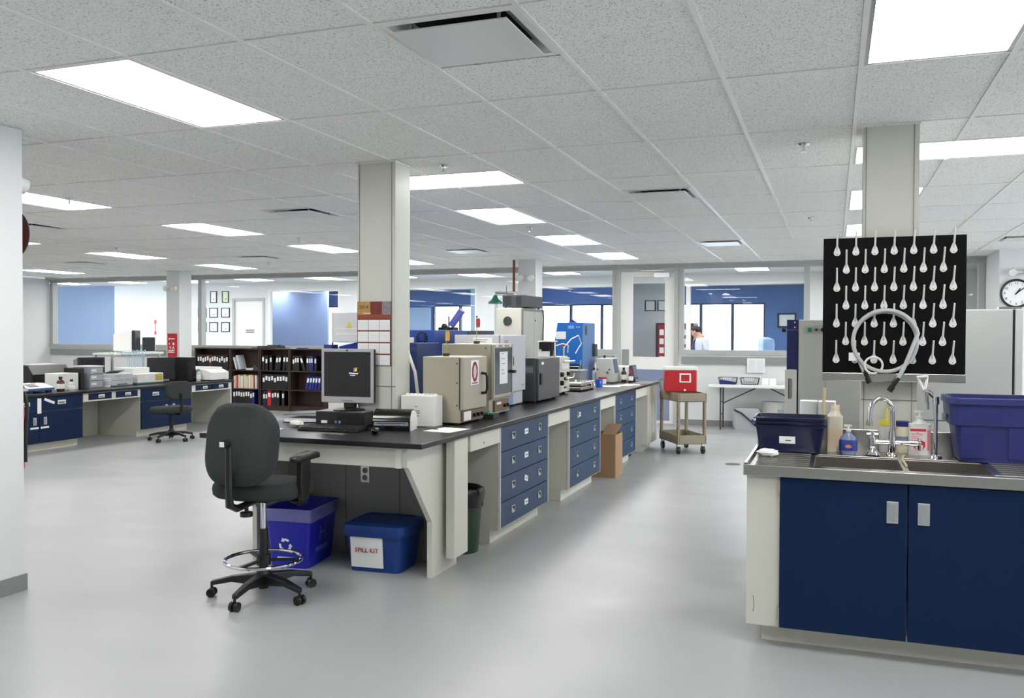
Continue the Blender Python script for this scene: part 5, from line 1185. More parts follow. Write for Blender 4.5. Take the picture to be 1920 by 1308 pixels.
for k, x in enumerate((-1.04, -.93)):
    solo('white_carton', MB().box(-.052, -.05, 0, .052, .05, .105), PAPER, ('left' if k == 0 else 'right')+' of two small white cartons on the folding table', 'box', (x, 14.9, .745), 'small white cartons', bevel=.003)
t = thing('wall_notice', 'printed notice sheet taped to the grey rail above the folding table', 'notice', (-1.22, YB-.036, 1.05))
part('sheet', MB().box(-.145, -.002, -.12, .145, 0, .12), PAPER, t)
pl = MB()
for k in range(16): pl.box(-.12, -.0025, -.10+k*.0125, .0 if k % 3 else -.02, -.002, -.096+k*.0125).box(.01, -.0025, -.10+k*.0125, .125, -.002, -.096+k*.0125)
part('print_lines', pl, mat('print_grey', (190, 192, 200), .8), t)
t = thing('grey_bag', 'grey padded bag with black strap under the folding table', 'bag', (-1.33, 14.93, 0))
part('body', shift(cushion(.46, .26, .36, .06, 4), lambda v: Vector((v.x, v.y, v.z+.18))), mat('bag_silver', (170, 172, 176), .4, var=.1), t, smooth=True)
part('strap', MB().tube([(-.2, -.14, .33), (-.08, -.155, .28), (.05, -.155, .17), (.15, -.15, .08), (.22, -.12, .05)], .014, 6), BLACK, t, smooth=True)
t = thing('waste_bin', 'pale grey waste bin under the folding table', 'bin', (-.92, 14.9, 0))
part('tub', MB().lathe([(.0, 0), (.14, 0), (.175, .46), (.168, .46), (.135, .012), (.0, .012)], n=24), mat('bin_grey', (176, 176, 170), .5), t, smooth=True)
part('rim', MB().lathe([(.172, .45), (.182, .455), (.182, .47), (.170, .47)], n=24), mat('bin_grey', (176, 176, 170), .5), t, smooth=True)
# drain in the floor
solo('floor_drain', MB().cyl((0, 0, 0), (0, 0, .004), .09, n=24), DGREY, 'round dark floor drain in the aisle', 'drain', (-1.13, 10.84, 0))
# water bottle and cup on the sill beyond the glass
t = thing('water_jug', 'clear blue water cooler bottle on the ledge beyond the glass', 'water bottle', (-1.15, 16.6, 1.22))
part('bottle', MB().lathe([(.0, 0), (.14, 0), (.15, .02), (.145, .10), (.15, .12), (.145, .2), (.13, .26), (.05, .3), (.0, .3)], n=24), mat('water_blue', (150, 180, 230), .15, alpha=.75), t, smooth=True)
wsolo('low_counter', MB().box(-2.0, 16.35, 0, -.3, 16.85, 1.22), WPLAST, 'white counter in the corridor beyond the glass carrying the water bottle', 'counter')
wsolo('paper_cup', MB().lathe([(.0, 1.22), (.045, 1.22), (.06, 1.36), (.055, 1.36), (.04, 1.225), (.0, 1.225)], (-.62, 16.6), 16), PAPER, 'white paper cup on the ledge beyond the glass', 'cup', smooth=True)
t = thing('framed_picture', 'dark-framed picture on the blue wall beyond both glass walls', 'picture frame', (-1.08, Y3, 1.92))
part('frame', MB().box(-.22, -.03, -.18, .22, 0, -.14).box(-.22, -.03, .14, .22, 0, .18).box(-.22, -.03, -.14, -.18, 0, .14).box(.18, -.03, -.14, .22, 0, .14), BLACK, t)
part('print', MB().box(-.18, -.012, -.14, .18, 0, .14), PAPER, t)
t = thing('vending_machine', 'dark vending machine with red and white front seen through the door', 'vending machine', (-3.16, 18.9, 0))
wpart('cabinet', MB().box(-3.56, 18.56, 0, -2.76, 19.25, 1.81), mat('vending_dark', (40, 34, 50), .5), t, bevel=.01)
wpart('front', MB().box(-3.50, 18.55, .5, -2.80, 18.56, 1.77), mat('vending_red', (150, 30, 44), .4), t)
vm = MB()
for r in range(6):
    for c in range(5): vm.box(-3.47+c*.125, 18.53, .6+r*.19, -3.38+c*.125, 18.55, .72+r*.19)
wpart('product', vm, WPLAST, t, kind='stuff')
for k, x in enumerate((-3.82, -3.54)):
    t = thing('framed_picture', ('left' if k == 0 else 'right')+' of two dark-framed pictures seen through the glass door', 'picture frame', (x, Y2+1.3, 2.2), 0, 'pictures seen through the door')
    part('frame', MB().box(-.125, -.02, -.12, .125, 0, .12), DGREY, t)
    part('print', MB().box(-.095, -.022, -.1, .095, -.02, .1), PAPER, t)
struct('wall_corridor_end', MB().box(-4.3, Y2+1.3, 0, -3.3, Y2+1.4, C), WHITE)
# ================================================================== round wall clock
t = thing('wall_clock_dial', 'round wall clock with dark rim on the right-hand wall', 'clock', (2.41, 14.05, 2.16))
part('rim', MB().tube([(.19*cos(k*pi/20), -.03, .19*sin(k*pi/20)) for k in range(40)], .017, 8, True), mat('clock_rim', (44, 30, 34), .4), t, smooth=True)
part('dial', MB().cyl((0, 0, 0), (0, -.028, 0), .188, n=40), PAPER, t)
for k in range(1, 13):
    a = pi/2-2*pi*k/12
    text('numeral', str(k), .05, INK, t, (.145*cos(a), -.0295, .145*sin(a)), FRONT)
for ang, l, w in ((pi/2-2*pi*(1.15)/12, .085, .008), (pi/2-2*pi*(8.5)/60, .15, .006)):
    part('hand', MB().obox((l*.42*cos(ang), -.034, l*.42*sin(ang)), (l*.58, .002, w), (Vector((cos(ang), 0, sin(ang))), Vector((0, 1, 0)), Vector((-sin(ang), 0, cos(ang))))), BLACK, t)
# ================================================================== sink bench
SX0, SX1, SY0, SY1 = -.42, 1.75, 4.52, 5.45
t = thing('sink_cabinet', 'cream sink cabinet with two dark blue doors in the right foreground', 'cabinet', (.6, 5.0, 0))
FY = 4.56
wpart('body', MB().box(-.40, FY+.02, .105, -.38, 5.42, T-.051).box(1.70, FY+.02, .105, 1.72, 5.42, T-.051).box(-.38, 5.40, .105, 1.70, 5.42, T-.051).box(-.38, FY+.02, .105, 1.70, 5.40, .125), CREAM, t)
wpart('end_stile', MB().box(-.405, FY, .105, -.245, FY+.02, T-.051), CREAM, t)
wpart('stile_crack', MB().tube([(-.37, FY-.0008, .25), (-.365, FY-.0008, .2), (-.37, FY-.0008, .17)], .0012, 4), DGREY, t)
wpart('toe_kick', MB().box(-.335, 4.66, 0, 1.72, 5.40, .105), CREAM, t)
for k, (x0, x1) in enumerate(((-.243, .337), (.343, .923), (.93, 1.51))):
    d = wpart('door', MB().box(x0, FY-.02, .108, x1, FY, T-.055), NAVY, t, bevel=.002, label=None)
    hx = x1-.065 if k == 0 else (x0+.065 if k == 1 else x0+.065)
    h = wpart('handle', MB().box(hx-.026, FY-.026, .67, hx+.026, FY-.02, .775), ALU, d, bevel=.002)
    wpart('handle_slot', MB().box(hx-.014, FY-.0275, .68, hx+.012, FY-.026, .765), mat('slot_grey', (150, 152, 154), .4), h)
    if k == 0:
        for z in (.18, .80): wpart('hinge', MB().cyl((x0-.004, FY-.015, z-.03), (x0-.004, FY-.015, z+.03), .006, n=8), STEEL, d)
t = thing('steel_sink', 'stainless steel sink top with two basins and ribbed drainboards', 'sink', (.6, 5.0, T-.05))
bx = [(-.085, .325), (.355, .72)]; by = (4.66, 5.13)
dk = MB()
dk.box(SX0, SY0, T-.05, SX1, SY0+.02, T+.004)           # front edge
dk.box(SX0, SY0+.02, T-.05, SX0+.02, SY1, T+.012)       # left lip
zt = T-.006
dk.box(SX0+.02, SY0+.02, zt-.012, bx[0][0], SY1, zt)
dk.box(bx[0][0], SY0+.02, zt-.012, SX1, by[0], zt)
dk.box(bx[0][0], by[1], zt-.012, SX1, SY1, zt)
dk.box(bx[0][1], by[0], zt-.012, bx[1][0], by[1], zt)
dk.box(bx[1][1], by[0], zt-.012, SX1, by[1], zt)
wpart('deck', dk, STEEL, t, bevel=.003)
wpart('backsplash', MB().box(SX0, SY1-.012, T-.01, SX1, SY1, T+.11).box(SX0, SY1-.06, T-.006, SX0+.012, SY1-.012, T+.09), STEEL, t, bevel=.003)
for a, b in bx:
    bs = MB(); e = .002
    bs.box(a-e, by[0]-e, zt-.2, a, by[1]+e, zt-.012).box(b, by[0]-e, zt-.2, b+e, by[1]+e, zt-.012).box(a, by[0]-e, zt-.2, b, by[0], zt-.012).box(a, by[1], zt-.2, b, by[1]+e, zt-.012).box(a, by[0], zt-.2, b, by[1], zt-.198)
    o = wpart('basin', bs, STEEL, t)
    wpart('drain', MB().cyl(((a+b)/2, (by[0]+by[1])/2, zt-.198), ((a+b)/2, (by[0]+by[1])/2, zt-.194), .045, n=18), CHROME, o)
for k in range(8):
    wpart('drainboard_rib', MB().box(-.37, 4.60+k*.07, zt, -.11, 4.615+k*.07, zt+.004), STEEL, t)
    wpart('drainboard_rib', MB().box(.76, 4.60+k*.07, zt, 1.7, 4.615+k*.07, zt+.004), STEEL, t)
# faucet
zd = zt+.0006
t = thing('gooseneck_faucet', 'chrome gooseneck faucet with two cross handles at the sink', 'faucet', (.306, 5.2, zd))
part('base', MB().lathe([(.0, 0), (.03, 0), (.028, .012), (.02, .02), (.02, .1), (.0, .1)], n=16), CHROME, t, smooth=True)
part('riser', MB().cyl((0, 0, .1), (0, 0, .135), .018, n=14), CHROME, t, smooth=True)
arc = [(0, 0, .13), (0, 0, .24)]+[(-.06+.06*cos(a*pi/10), 0, .24+.075*sin(a*pi/10)) for a in range(1, 10)]+[(-.122, 0, .23), (-.124, 0, .19)]
arc = [(x*.95, y+x*.25, z) for x, y, z in arc]
part('spout', MB().tube(arc, .0125, 12), CHROME, t, smooth=True)
part('aerator', MB().cyl((-.118, -.03, .19), (-.118, -.03, .165), .016, n=14), STEEL, t, smooth=True)
part('bridge', MB().cyl((-.1, 0, .075), (.11, 0, .075), .014, n=12), CHROME, t, smooth=True)
for s in (-1, 1):
    h = part('valve', MB().cyl((s*.1, 0, .06), (s*.1, 0, .10), .02, n=14).lathe([(.03, 0), (.045, .005), (.02, .03), (.016, .05)], (s*.1 if s < 0 else .1, 0), 14) if s < 0 else MB().cyl((.09, 0, .075), (.125, 0, .075), .019, n=14), CHROME, t, smooth=True)
    if s < 0: part('cross_handle', MB().cyl((s*.1, -.03, .12), (s*.1, .03, .12), .008, n=8).cyl((s*.1-.03, 0, .12), (s*.1+.03, 0, .12), .008, n=8).cyl((s*.1, 0, .10), (s*.1, 0, .13), .011, n=10), CHROME, h, smooth=True)
    else: part('cross_handle', MB().cyl((.135, -.03, .075), (.135, .03, .075), .008, n=8).cyl((.135, 0, .045), (.135, 0, .105), .008, n=8).cyl((.12, 0, .075), (.142, 0, .075), .011, n=10), CHROME, h, smooth=True)
t = thing('lab_water_tap', 'slim chrome water tap with white loop handle beside the big tub', 'tap', (.52, 5.2, zd))
part('base', MB().lathe([(.0, 0), (.034, 0), (.03, .012), (.018, .018), (.0, .018)], n=16), CHROME, t, smooth=True)
part('post', MB().cyl((0, 0, .015), (0, 0, .30), .0105, n=12), CHROME, t, smooth=True)
part('head', MB().cyl((.0, 0, .29), (.0, 0, .33), .017, n=12).tube([(0, 0, .32), (-.03, 0, .35), (-.06, 0, .365)], .011, 8), CHROME, t, smooth=True)
part('nozzle', MB().cyl((-.045, 0, .35), (-.045, 0, .30), .010, n=10).cyl((-.04, 0, .30), (-.038, 0, .26), .008, .005, 10), STEEL, t, smooth=True)
part('loop_handle', MB().tube([(-.06, 0, .365), (-.085, 0, .42), (-.095, 0, .435), (-.04, 0, .44), (-.045, 0, .42), (-.055, 0, .365)], .007, 8), WPLAST, t, smooth=True)
# containers
NTUB = mat('tub_navy', (16, 22, 62), .3, var=.06)
for k in range(3):
    t = solo('nested_tub', shift(bin_shape(.32, .23, .37, .27, .15, .025, .0012), lambda v: v), NTUB, ('bottom', 'middle', 'top')[k]+' of three nested navy plastic tubs on the drainboard', 'tub', (-.225, 5.23, zd+.0045+k*.022), 'nested navy tubs', smooth=True)
    r = ring_shape(.392, .292, .392, .292, .007, .03, .010); r.v = [(x, y, z+.143) for x, y, z in r.v]
    part('rim', r, NTUB, t)
    if k == 0:
        s = part('paper_label', shift(MB().box(-.055, -.1165, .05, .03, -.1155, .09), lambda v: Vector((v.x, v.y-v.z*.1345, v.z))), PAPER, t)
        part('lettering', shift(MB().box(-.022, -.118, .064, .008, -.1165, .07), lambda v: Vector((v.x, v.y-v.z*.1345, v.z))), INK, t)
        part('side_sticker', shift(MB().box(-.1615, -.09, .03, -.1602, -.03, .11), lambda v: Vector((v.x-v.z*.169, v.y, v.z))), mat('sticker_mixed', (170, 90, 80), .5, var=.6, scale=60), t)
    if k == 1: part('clip', MB().box(-.215, -.03, .130, -.187, .03, .145), mat('clip_blue', (60, 70, 180), .4), t)
crumple('crumpled_tissue', 'crumpled white rag in front of the navy tubs at the sink', (-.325, 4.90, zd+.005), (.06, .035, .022), 'rag')
t = thing('plastic_bottle', 'tall cloudy square bottle half full of tan liquid at the sink', 'bottle', (.012, 5.30, zd))
part('body', MB().rbox(-.042, -.042, .0, .042, .042, .2, .012).lathe([(.042, .2), (.025, .225), (.022, .25), (.0, .25)], n=14), mat('cloudy_plastic', (214, 208, 192), .4, alpha=.95), t, smooth=True)
part('liquid', MB().rbox(-.0425, -.0425, .02, .0425, .0425, .135, .012), mat('liquid_tan', (216, 196, 168), .4), t, smooth=True)
part('cap', MB().cyl((0, 0, .235), (0, 0, .262), .025, n=14), mat('cap_cream', (232, 214, 196), .5), t, smooth=True)
t = thing('soap_dispenser', 'clear pump soap bottle with colourful fish label at the sink', 'soap bottle', (.082, 5.20, zd))
part('body', shift(MB().lathe([(.0, 0), (.036, 0), (.045, .02), (.047, .06), (.04, .095), (.018, .115), (.012, .125), (.0, .125)], n=20), lambda v: Vector((v.x, v.y*.65, v.z))), mat('soap_clear', (150, 165, 200), .15, alpha=.7), t, smooth=True)
part('label', shift(MB().lathe([(.0468, .02), (.048, .025), (.0485, .07), (.0445, .08)], n=20), lambda v: Vector((v.x, v.y*.66, v.z))), mat('label_reef', (44, 62, 150), .4, var=.5, scale=70), t, smooth=True)
part('fish_print', MB().prism([(.0+.018*cos(k*pi/5), .045+.010*sin(k*pi/5)) for k in range(10)], 'y', -.0335, -.0325), mat('fish_orange', (226, 130, 70), .4, var=.4, scale=200), t)
part('pump', MB().cyl((0, 0, .125), (0, 0, .137), .014, n=12).cyl((0, 0, .137), (0, 0, .155), .006, n=8).box(-.022, -.007, .153, .016, .007, .163), WPLAST, t, smooth=True)
t = thing('hand_soap_jug', 'large white pump bottle with red print behind the faucet', 'soap bottle', (.452, 5.325, zd))
part('body', MB().rbox(-.055, -.04, 0, .055, .04, .17, .02).lathe([(.045, .17), (.02, .19), (.016, .2), (.0, .2)], n=16), WPLAST, t, smooth=True)
part('label', MB().box(-.048, -.0415, .03, .03, -.040, .15), mat('label_white', (238, 232, 230), .5), t)
RP = mat('print_red', (214, 50, 74), .5)
part('print_band', MB().box(-.05, -.0425, .132, .03, -.0412, .146), RP, t)
text('lettering', 'ne Plus', .02, RP, t, (-.016, -.0425, .117), FRONT)
part('print_mark', MB().prism([(-.035, .075), (-.02, .082), (-.005, .076), (.01, .082), (.025, .074), (.026, .05), (.012, .028), (.016, .055), (-.004, .064), (-.024, .055), (-.02, .028), (-.036, .05)], 'y', -.0425, -.0412).prism([(-.015, .028), (.007, .028), (-.004, .045)], 'y', -.0425, -.0412), RP, t)
part('print_lines', MB().box(-.046, -.0425, .1, -.005, -.0412, .104).box(-.046, -.0425, .092, -.01, -.0412, .095).box(.036, -.0415, .03, .05, -.0405, .14), mat('print_pink', (226, 120, 130), .5), t)
part('pump', MB().cyl((0, 0, .2), (0, 0, .212), .02, n=12).cyl((0, 0, .212), (0, 0, .235), .007, n=8).box(-.03, -.008, .232, .02, .008, .245), WPLAST, t, smooth=True)
t = thing('wash_bottle', 'squat bottle with yellow spout cap behind the faucet', 'bottle', (.288, 5.385, zd))
part('body', MB().lathe([(.0, 0), (.04, 0), (.042, .14), (.03, .155), (.0, .155)], n=18), mat('cloudy_grey', (196, 198, 192), .4), t, smooth=True)
part('cap', MB().lathe([(.0, .15), (.04, .15), (.04, .18), (.0, .18)], n=18).tube([(0, 0, .18), (0, 0, .235), (-.004, 0, .245)], .008, 8), mat('cap_yellow', (226, 214, 90), .5), t, smooth=True)
t = thing('wash_bottle', 'squat bottle with navy screw cap behind the faucet', 'bottle', (.372, 5.393, zd))
part('body', MB().lathe([(.0, 0), (.04, 0), (.042, .13), (.03, .15), (.0, .15)], n=18), mat('cloudy_tan', (208, 202, 180), .4), t, smooth=True)
part('cap', MB().lathe([(.0, .148), (.036, .148), (.036, .175), (.0, .175)], n=18), mat('cap_navy', (30, 40, 110), .5), t, smooth=True)
part('print_mark', MB().lathe([(.0425, .07), (.043, .072), (.043, .09), (.0425, .092)], n=18), mat('print_bluegrey', (120, 136, 160), .5), t)
t = thing('storage_tub', 'big open blue plastic storage tub on the right drainboard', 'tub', (.905, 5.235, zd+.004))
BT = mat('tub_blue', (38, 46, 108), .42, var=.05)
bt = bin_shape(.56, .31, .65, .36, .33, .05, .006)
part('shell', bt, BT, t, smooth=True)
r = ring_shape(.69, .40, .685, .395, .035, .06, .022); r.v = [(x, y, z+.298) for x, y, z in r.v]
part('rim', r, BT, t, smooth=True, bevel=.004)
bd = ring_shape(.655, .367, .668, .372, .11, .05, .006); bd.v = [(x, y, z+.19) for x, y, z in bd.v]
part('upper_band', bd, BT, t, smooth=True)
for x in (-.22, .0, .22): part('rib_panel', shift(MB().box(x-.06, -.163, .02, x+.06, -.158, .19), lambda v: Vector((v.x, v.y-v.z*.075, v.z))), BT, t, bevel=.004)
part('handle_slot', MB().box(-.346, -.05, .2, -.338, .05, .235), MGREY, t)
solo('drain_hose', MB().tube([(.37, 5.22, zd+.006), (.36, 5.15, zd+.012), (.345, 5.0, zd+.01), (.35, 4.8, zd+.006)], .006, 6), mat('hose_tan', (200, 186, 140), .4), 'thin tan drain hose lying across the divider of the sink', 'hose', (0, 0, 0), smooth=True)
# ================================================================== pegboard
t = thing('drying_rack', 'black laboratory drying rack board with white pegs on the right column', 'drying rack', (.315, 5.46, 1.305))
wpart('board', MB().box(-.06, 5.44, 1.35, .69, 5.465, 2.13), mat('board_black', (10, 10, 11), .6, spec=.12), t)
wpart('gutter', MB().box(-.06, 5.40, 1.305, .69, 5.465, 1.352), STEEL, t, bevel=.003)
wpart('bracket', MB().box(.2, 5.465, 1.4, .24, 5.498, 2.0).box(.37, 5.465, 1.4, .41, 5.498, 2.0), STEEL, t)
wpart('drain_tip', MB().cyl((-.045, 5.43, 1.31), (-.045, 5.43, 1.24), .004, n=8), STEEL, t)
wpart('drain_tube', MB().tube([(-.045, 5.43, 1.26), (-.05, 5.43, 1.18), (-.045, 5.40, 1.08), (-.01, 5.37, 1.0), (.0, 5.37, .96)], .009, 8), mat('hose_tan', (200, 186, 140), .4), t, smooth=True)
tear = MB()
prof = [(.019*cos(a), .019*sin(a)-.006) for a in [pi*1.0+pi*k/10 for k in range(11)]]+[(.013, .014), (.004, .034), (-.004, .034), (-.013, .014)]
tear.prism(prof, 'y', -.012, 0)
pin = MB().cyl((0, -.004, 0), (0, -.07, .105), .0058, .0048, 8).sph((0, -.07, .105), .0055, 8, 5)
hole = MB().cyl((0, -.0125, -.016), (0, -.012, -.016), .003, n=6)
o1 = link('peg', tear, WPLAST); o2 = link('peg_pin', pin, WPLAST, smooth=True); o3 = link('screw_hole', hole, DGREY); mes = [o.data for o in (o1, o2, o3)]
for o in (o1, o2, o3): bpy.data.objects.remove(o)
rl = wloc(t)
for r in range(7):
    n = 7 if r % 2 == 0 else 6
    for c in range(n):
        x = .015+(c+(0 if r % 2 == 0 else .5))*.1015; z = 2.052-r*.1035
        p = bpy.data.objects.new('peg', mes[0]); COL.objects.link(p); p.parent = t; p.location = Vector((x, 5.44, z))-rl
        for nm, me in (('peg_pin', mes[1]), ('screw_hole', mes[2])):
            q = bpy.data.objects.new(nm, me); COL.objects.link(q); q.parent = p
HOSE = mat('hose_clear', (196, 198, 198), .25, alpha=.92)
t = thing('coiled_hose', 'coiled clear hose with black end fittings hanging on the drying rack', 'hose', (.27, 5.40, 1.53))
cx, cz, R = .268, 1.54, .168
pts = []
for k in range(0, 62):
    a = radians(215-k*9.2); rr = R*(1-.05*sin(k*.12)); pts.append((cx+rr*cos(a)+.012*(k/40), 5.405-.016*(k/30), cz+rr*1.02*sin(a)+(.0)))
pts = [(.165, 5.40, 1.36), (.145, 5.40, 1.41)]+pts
a = pts[-1]; pts += [(.40, 5.365, 1.46), (.37, 5.365, 1.38), (.335, 5.365, 1.315)]
wpart('tube', MB().tube(pts, .0115, 10), HOSE, t, smooth=True)
wpart('end_fitting', MB().cyl((.168, 5.40, 1.37), (.185, 5.40, 1.325), .0125, n=12).cyl((.185, 5.40, 1.325), (.195, 5.40, 1.295), .016, n=12), BLACK, t, smooth=True)
wpart('end_fitting', MB().cyl((.345, 5.365, 1.33), (.315, 5.365, 1.28), .0125, n=12).cyl((.315, 5.365, 1.28), (.298, 5.365, 1.252), .016, n=12), BLACK, t, smooth=True)
wpart('paper_tag', MB().box(.083, 5.386, 1.422, .142, 5.388, 1.468), PAPER, t)
wsolo('white_ring', MB().tube([(.215+.047*cos(k*pi/16), 5.375, 1.398+.047*sin(k*pi/16)) for k in range(-3, 27)], .006, 8), WPLAST, 'split white plastic ring hanging on a lower peg of the drying rack', 'ring', smooth=True)
# ================================================================== behind the sink
t = thing('rear_bench', 'cream bench run behind the sink splashback', 'bench', (.5, 5.9, 0))
wpart('carcass', MB().box(-.38, 5.81, 0, 1.2, 6.25, T-.035), CREAM, t)
wpart('top', MB().box(-.40, 5.79, T-.035, 1.22, 6.27, T), SLATE, t)
for k, x in enumerate((-.115, -.005)):
    solo('paper_towel_pack', MB().rbox(-.052, -.07, 0, .052, .07, .235, .02), PAPER, ('left' if k == 0 else 'right')+' white paper towel pack behind the cloudy bottle', 'paper towels', (x-.03, 5.90, T), 'white paper towel packs', smooth=True)
t = thing('tall_incubator', 'tall grey incubator with dark blue door left of the drying rack', 'incubator', (.1, 6.65, 0))
GP = mat('incubator_grey', (190, 190, 184), .45, var=.02)
wpart('body', MB().box(-.225, 6.3, .02, .5, 7.0, 1.672), GP, t, bevel=.006)
wpart('feet', MB().box(-.2, 6.33, 0, -.15, 6.38, .02).box(.4, 6.33, 0, .45, 6.38, .02).box(-.2, 6.92, 0, -.15, 6.97, .02).box(.4, 6.92, 0, .45, 6.97, .02), BLACK, t)
d = wpart('door', MB().box(-.302, 6.31, .06, -.228, 6.99, 1.60), mat('door_navy', (16, 28, 84), .4), t, bevel=.004)
wpart('door_head', MB().box(-.302, 6.31, 1.605, -.228, 6.99, 1.672), mat('door_navy', (16, 28, 84), .4), t)
for z in (1.655, 1.62): wpart('screw', MB().cyl((-.25, 6.31, z), (-.25, 6.306, z), .005, n=8), WPLAST, t)
g = wpart('handle_plate', MB().box(-.312, 6.295, 1.0, -.235, 6.312, 1.33), mat('plate_cream', (206, 204, 198), .45), d, bevel=.003)
wpart('grip', MB().prism(rounded(.022, .14, .01, 4, -.275, 1.20), 'y', 6.292, 6.296), MGREY, g)
wpart('grip_edge', MB().box(-.288, 6.29, 1.13, -.284, 6.294, 1.27), BLACK, g)
cp = wpart('control_plate', MB().box(-.19, 6.296, 1.575, .1, 6.30, 1.635), mat('plate_grey', (176, 176, 170), .45), t)
sw = wpart('power_switch', MB().box(-.165, 6.29, 1.588, -.142, 6.296, 1.618), mat('switch_green', (20, 130, 76), .4), cp)
wpart('knob', MB().cyl((-.11, 6.296, 1.604), (-.11, 6.28, 1.604), .008, n=12).cyl((-.065, 6.296, 1.604), (-.065, 6.27, 1.604), .016, n=14), BLACK, cp, smooth=True)
wpart('latch', MB().cyl((-.31, 6.35, 1.6), (-.335, 6.35, 1.6), .014, n=10), BLACK, d)
t = thing('grey_refrigerator', 'large plain grey refrigerator right of the drying rack', 'refrigerator', (.9, 7.3, 0))
wpart('body', MB().box(.56, 7.0, .05, 1.185, 7.75, 1.755), mat('fridge_grey', (164, 165, 163), .4, var=.02), t, bevel=.008)
wpart('plinth', MB().box(.58, 7.03, 0, 1.17, 7.72, .05), BLACK, t)
wpart('door_gasket', MB().box(1.185, 7.01, .08, 1.2, 7.74, 1.75), BLACK, t)
wpart('door', MB().box(1.2, 7.0, .06, 1.25, 7.75, 1.757), mat('fridge_door', (176, 177, 175), .4, var=.02), t, bevel=.008)
wpart('hinge_cover', MB().box(1.1, 7.02, 1.757, 1.24, 7.1, 1.772), STEEL, t)
wpart('panel_joint', MB().box(.56, 6.998, .95, 1.185, 7.0, .956), DGREY, t)
t = thing('glass_carboy', 'round clear glass vessel on a low stand beside the blue incubator door', 'glass vessel', (-.45, 8.4, 0))
part('stand', MB().box(-.14, -.14, .5, .14, .14, .53).box(-.13, -.13, 0, -.1, -.1, .5).box(.1, -.13, 0, .13, -.1, .5).box(-.13, .1, 0, -.1, .13, .5).box(.1, .1, 0, .13, .13, .5), mat('stand_slate', (96, 104, 124), .5), t)
part('vessel', MB().lathe([(.0, .53), (.06, .535), (.11, .57), (.14, .67), (.12, .77), (.06, .82), (.03, .84), (.03, .88), (.025, .88), (.025, .84)], n=24), CLEAR, t, smooth=True)
# ================================================================== person in the corridor
SKIN = mat('skin', (196, 150, 128), .55, var=.04)
def skin_obj(name, nodes, edges, material, parent, sub=2):
    me = bpy.data.meshes.new(name); me.from_pydata([n[0] for n in nodes], edges, []); me.materials.append(material)
    o = bpy.data.objects.new(name, me); COL.objects.link(o); o.parent = parent
    md = o.modifiers.new('skin', 'SKIN'); md.use_smooth_shade = True
    for i, n in enumerate(nodes):
        me.skin_vertices[0].data[i].radius = n[1]; me.skin_vertices[0].data[i].use_root = (i == 0)
    s = o.modifiers.new('sub', 'SUBSURF'); s.levels = sub; s.render_levels = sub
    return o
t = thing('person', 'man in pale blue shirt with a dark strap over his shoulder, head bowed', 'person', (-2.36, 17.0, 0), radians(78))
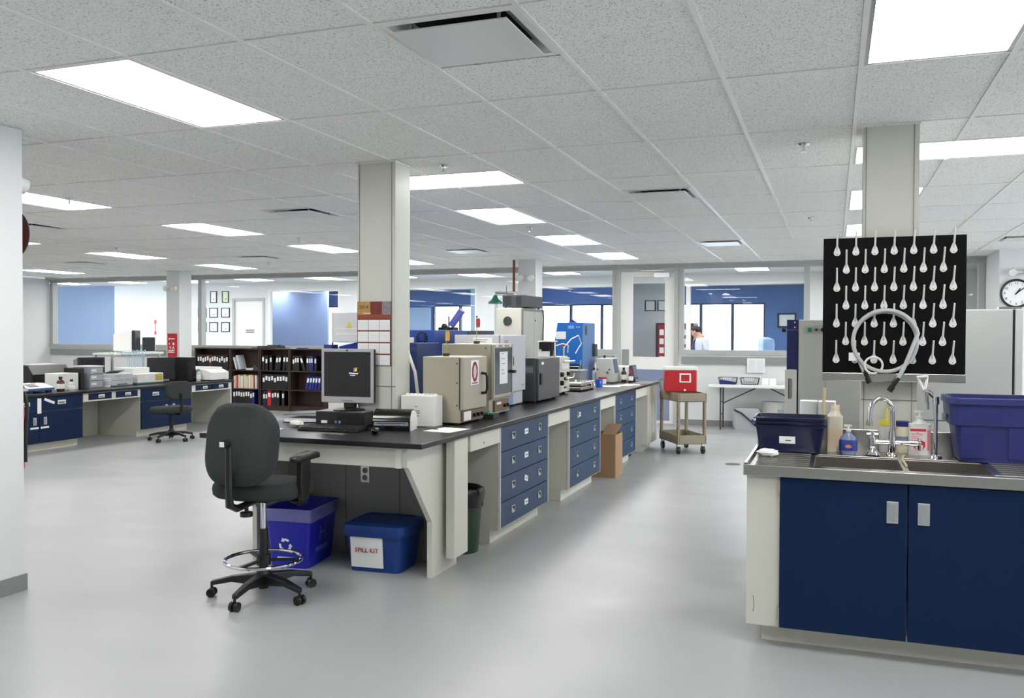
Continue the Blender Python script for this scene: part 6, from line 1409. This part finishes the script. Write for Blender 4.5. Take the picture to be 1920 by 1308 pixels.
# local: faces +y ; x to his right
N = [((0, 0, .96), (.15, .11)), ((0, 0, 1.16), (.14, .10)), ((0, .0, 1.38), (.17, .11)), ((0, .03, 1.49), (.085, .075)), ((0, .08, 1.54), (.055, .055)), ((0, .13, 1.585), (.068, .08)), ((0, .15, 1.655), (.075, .085)), ((0, .14, 1.70), (.045, .055)),
     ((.19, .0, 1.43), (.06, .06)), ((.26, .06, 1.18), (.045, .045)), ((.17, .22, 1.28), (.036, .036)), ((.09, .20, 1.42), (.03, .036)), ((.07, .17, 1.49), (.024, .034)),
     ((-.19, .0, 1.43), (.06, .06)), ((-.24, -.02, 1.14), (.045, .045)), ((-.21, .18, 1.0), (.034, .034)), ((-.18, .27, .98), (.026, .036)),
     ((.09, 0, .90), (.10, .10)), ((.10, .02, .49), (.065, .065)), ((.10, -.01, .08), (.045, .05)), ((.10, .12, .04), (.04, .035)),
     ((-.09, 0, .90), (.10, .10)), ((-.10, .04, .49), (.065, .065)), ((-.10, .02, .08), (.045, .05)), ((-.10, .15, .04), (.04, .035)),
     ((0, .225, 1.60), (.016, .016)), ((0, .20, 1.55), (.03, .026))]
ED = [(0, 1), (1, 2), (2, 3), (3, 4), (4, 5), (5, 6), (6, 7), (2, 8), (8, 9), (9, 10), (10, 11), (11, 12), (2, 13), (13, 14), (14, 15), (15, 16), (0, 17), (17, 18), (18, 19), (19, 20), (0, 21), (21, 22), (22, 23), (23, 24), (6, 25), (5, 26)]
skin_obj('body', N, ED, SKIN, t)
SN = [(p, (r[0]*1.12, r[1]*1.12)) for p, r in N[:4]]+[(p, (r[0]*1.18, r[1]*1.18)) for p, r in (N[8], N[9], N[10])]+[(p, (r[0]*1.18, r[1]*1.18)) for p, r in (N[13], N[14], N[15])]
skin_obj('shirt', SN, [(0, 1), (1, 2), (2, 3), (2, 4), (4, 5), (5, 6), (2, 7), (7, 8), (8, 9)], mat('shirt_blue', (206, 214, 236), .8), t)
TN = [((0, 0, .95), (.16, .125))]+[(p, (r[0]*1.15, r[1]*1.15)) for p, r in (N[17], N[18], N[19], N[21], N[22], N[23])]
skin_obj('trousers', TN, [(0, 1), (1, 2), (2, 3), (0, 4), (4, 5), (5, 6)], mat('trousers_dark', (44, 46, 60), .8), t)
part('hair', shift(MB().sph((0, .125, 1.665), (.083, .10, .072), 18, 12), lambda v: Vector((v.x, v.y, max(v.z, 1.66 if v.y > .17 else (1.60 if v.y < .12 else 1.63))))), mat('hair_dark', (40, 34, 34), .7), t, smooth=True)
for sx in (-1, 1):
    part('ear', MB().sph((sx*.078, .125, 1.615), (.012, .02, .03), 8, 6), SKIN, t, smooth=True)
    part('eye', MB().sph((sx*.03, .213, 1.625), (.010, .008, .007), 8, 6), BLACKM, t, smooth=True)
part('mouth', MB().box(-.022, .212, 1.562, .022, .222, 1.568), mat('lip', (150, 92, 84), .5), t)
part('shoulder_strap', MB().tube([(.13, .09, 1.50), (.06, .17, 1.42), (-.03, .17, 1.26), (-.1, .15, 1.06)], [.035, .045, .05, .05], 8), mat('strap_navy', (40, 50, 96), .7), t, smooth=True)
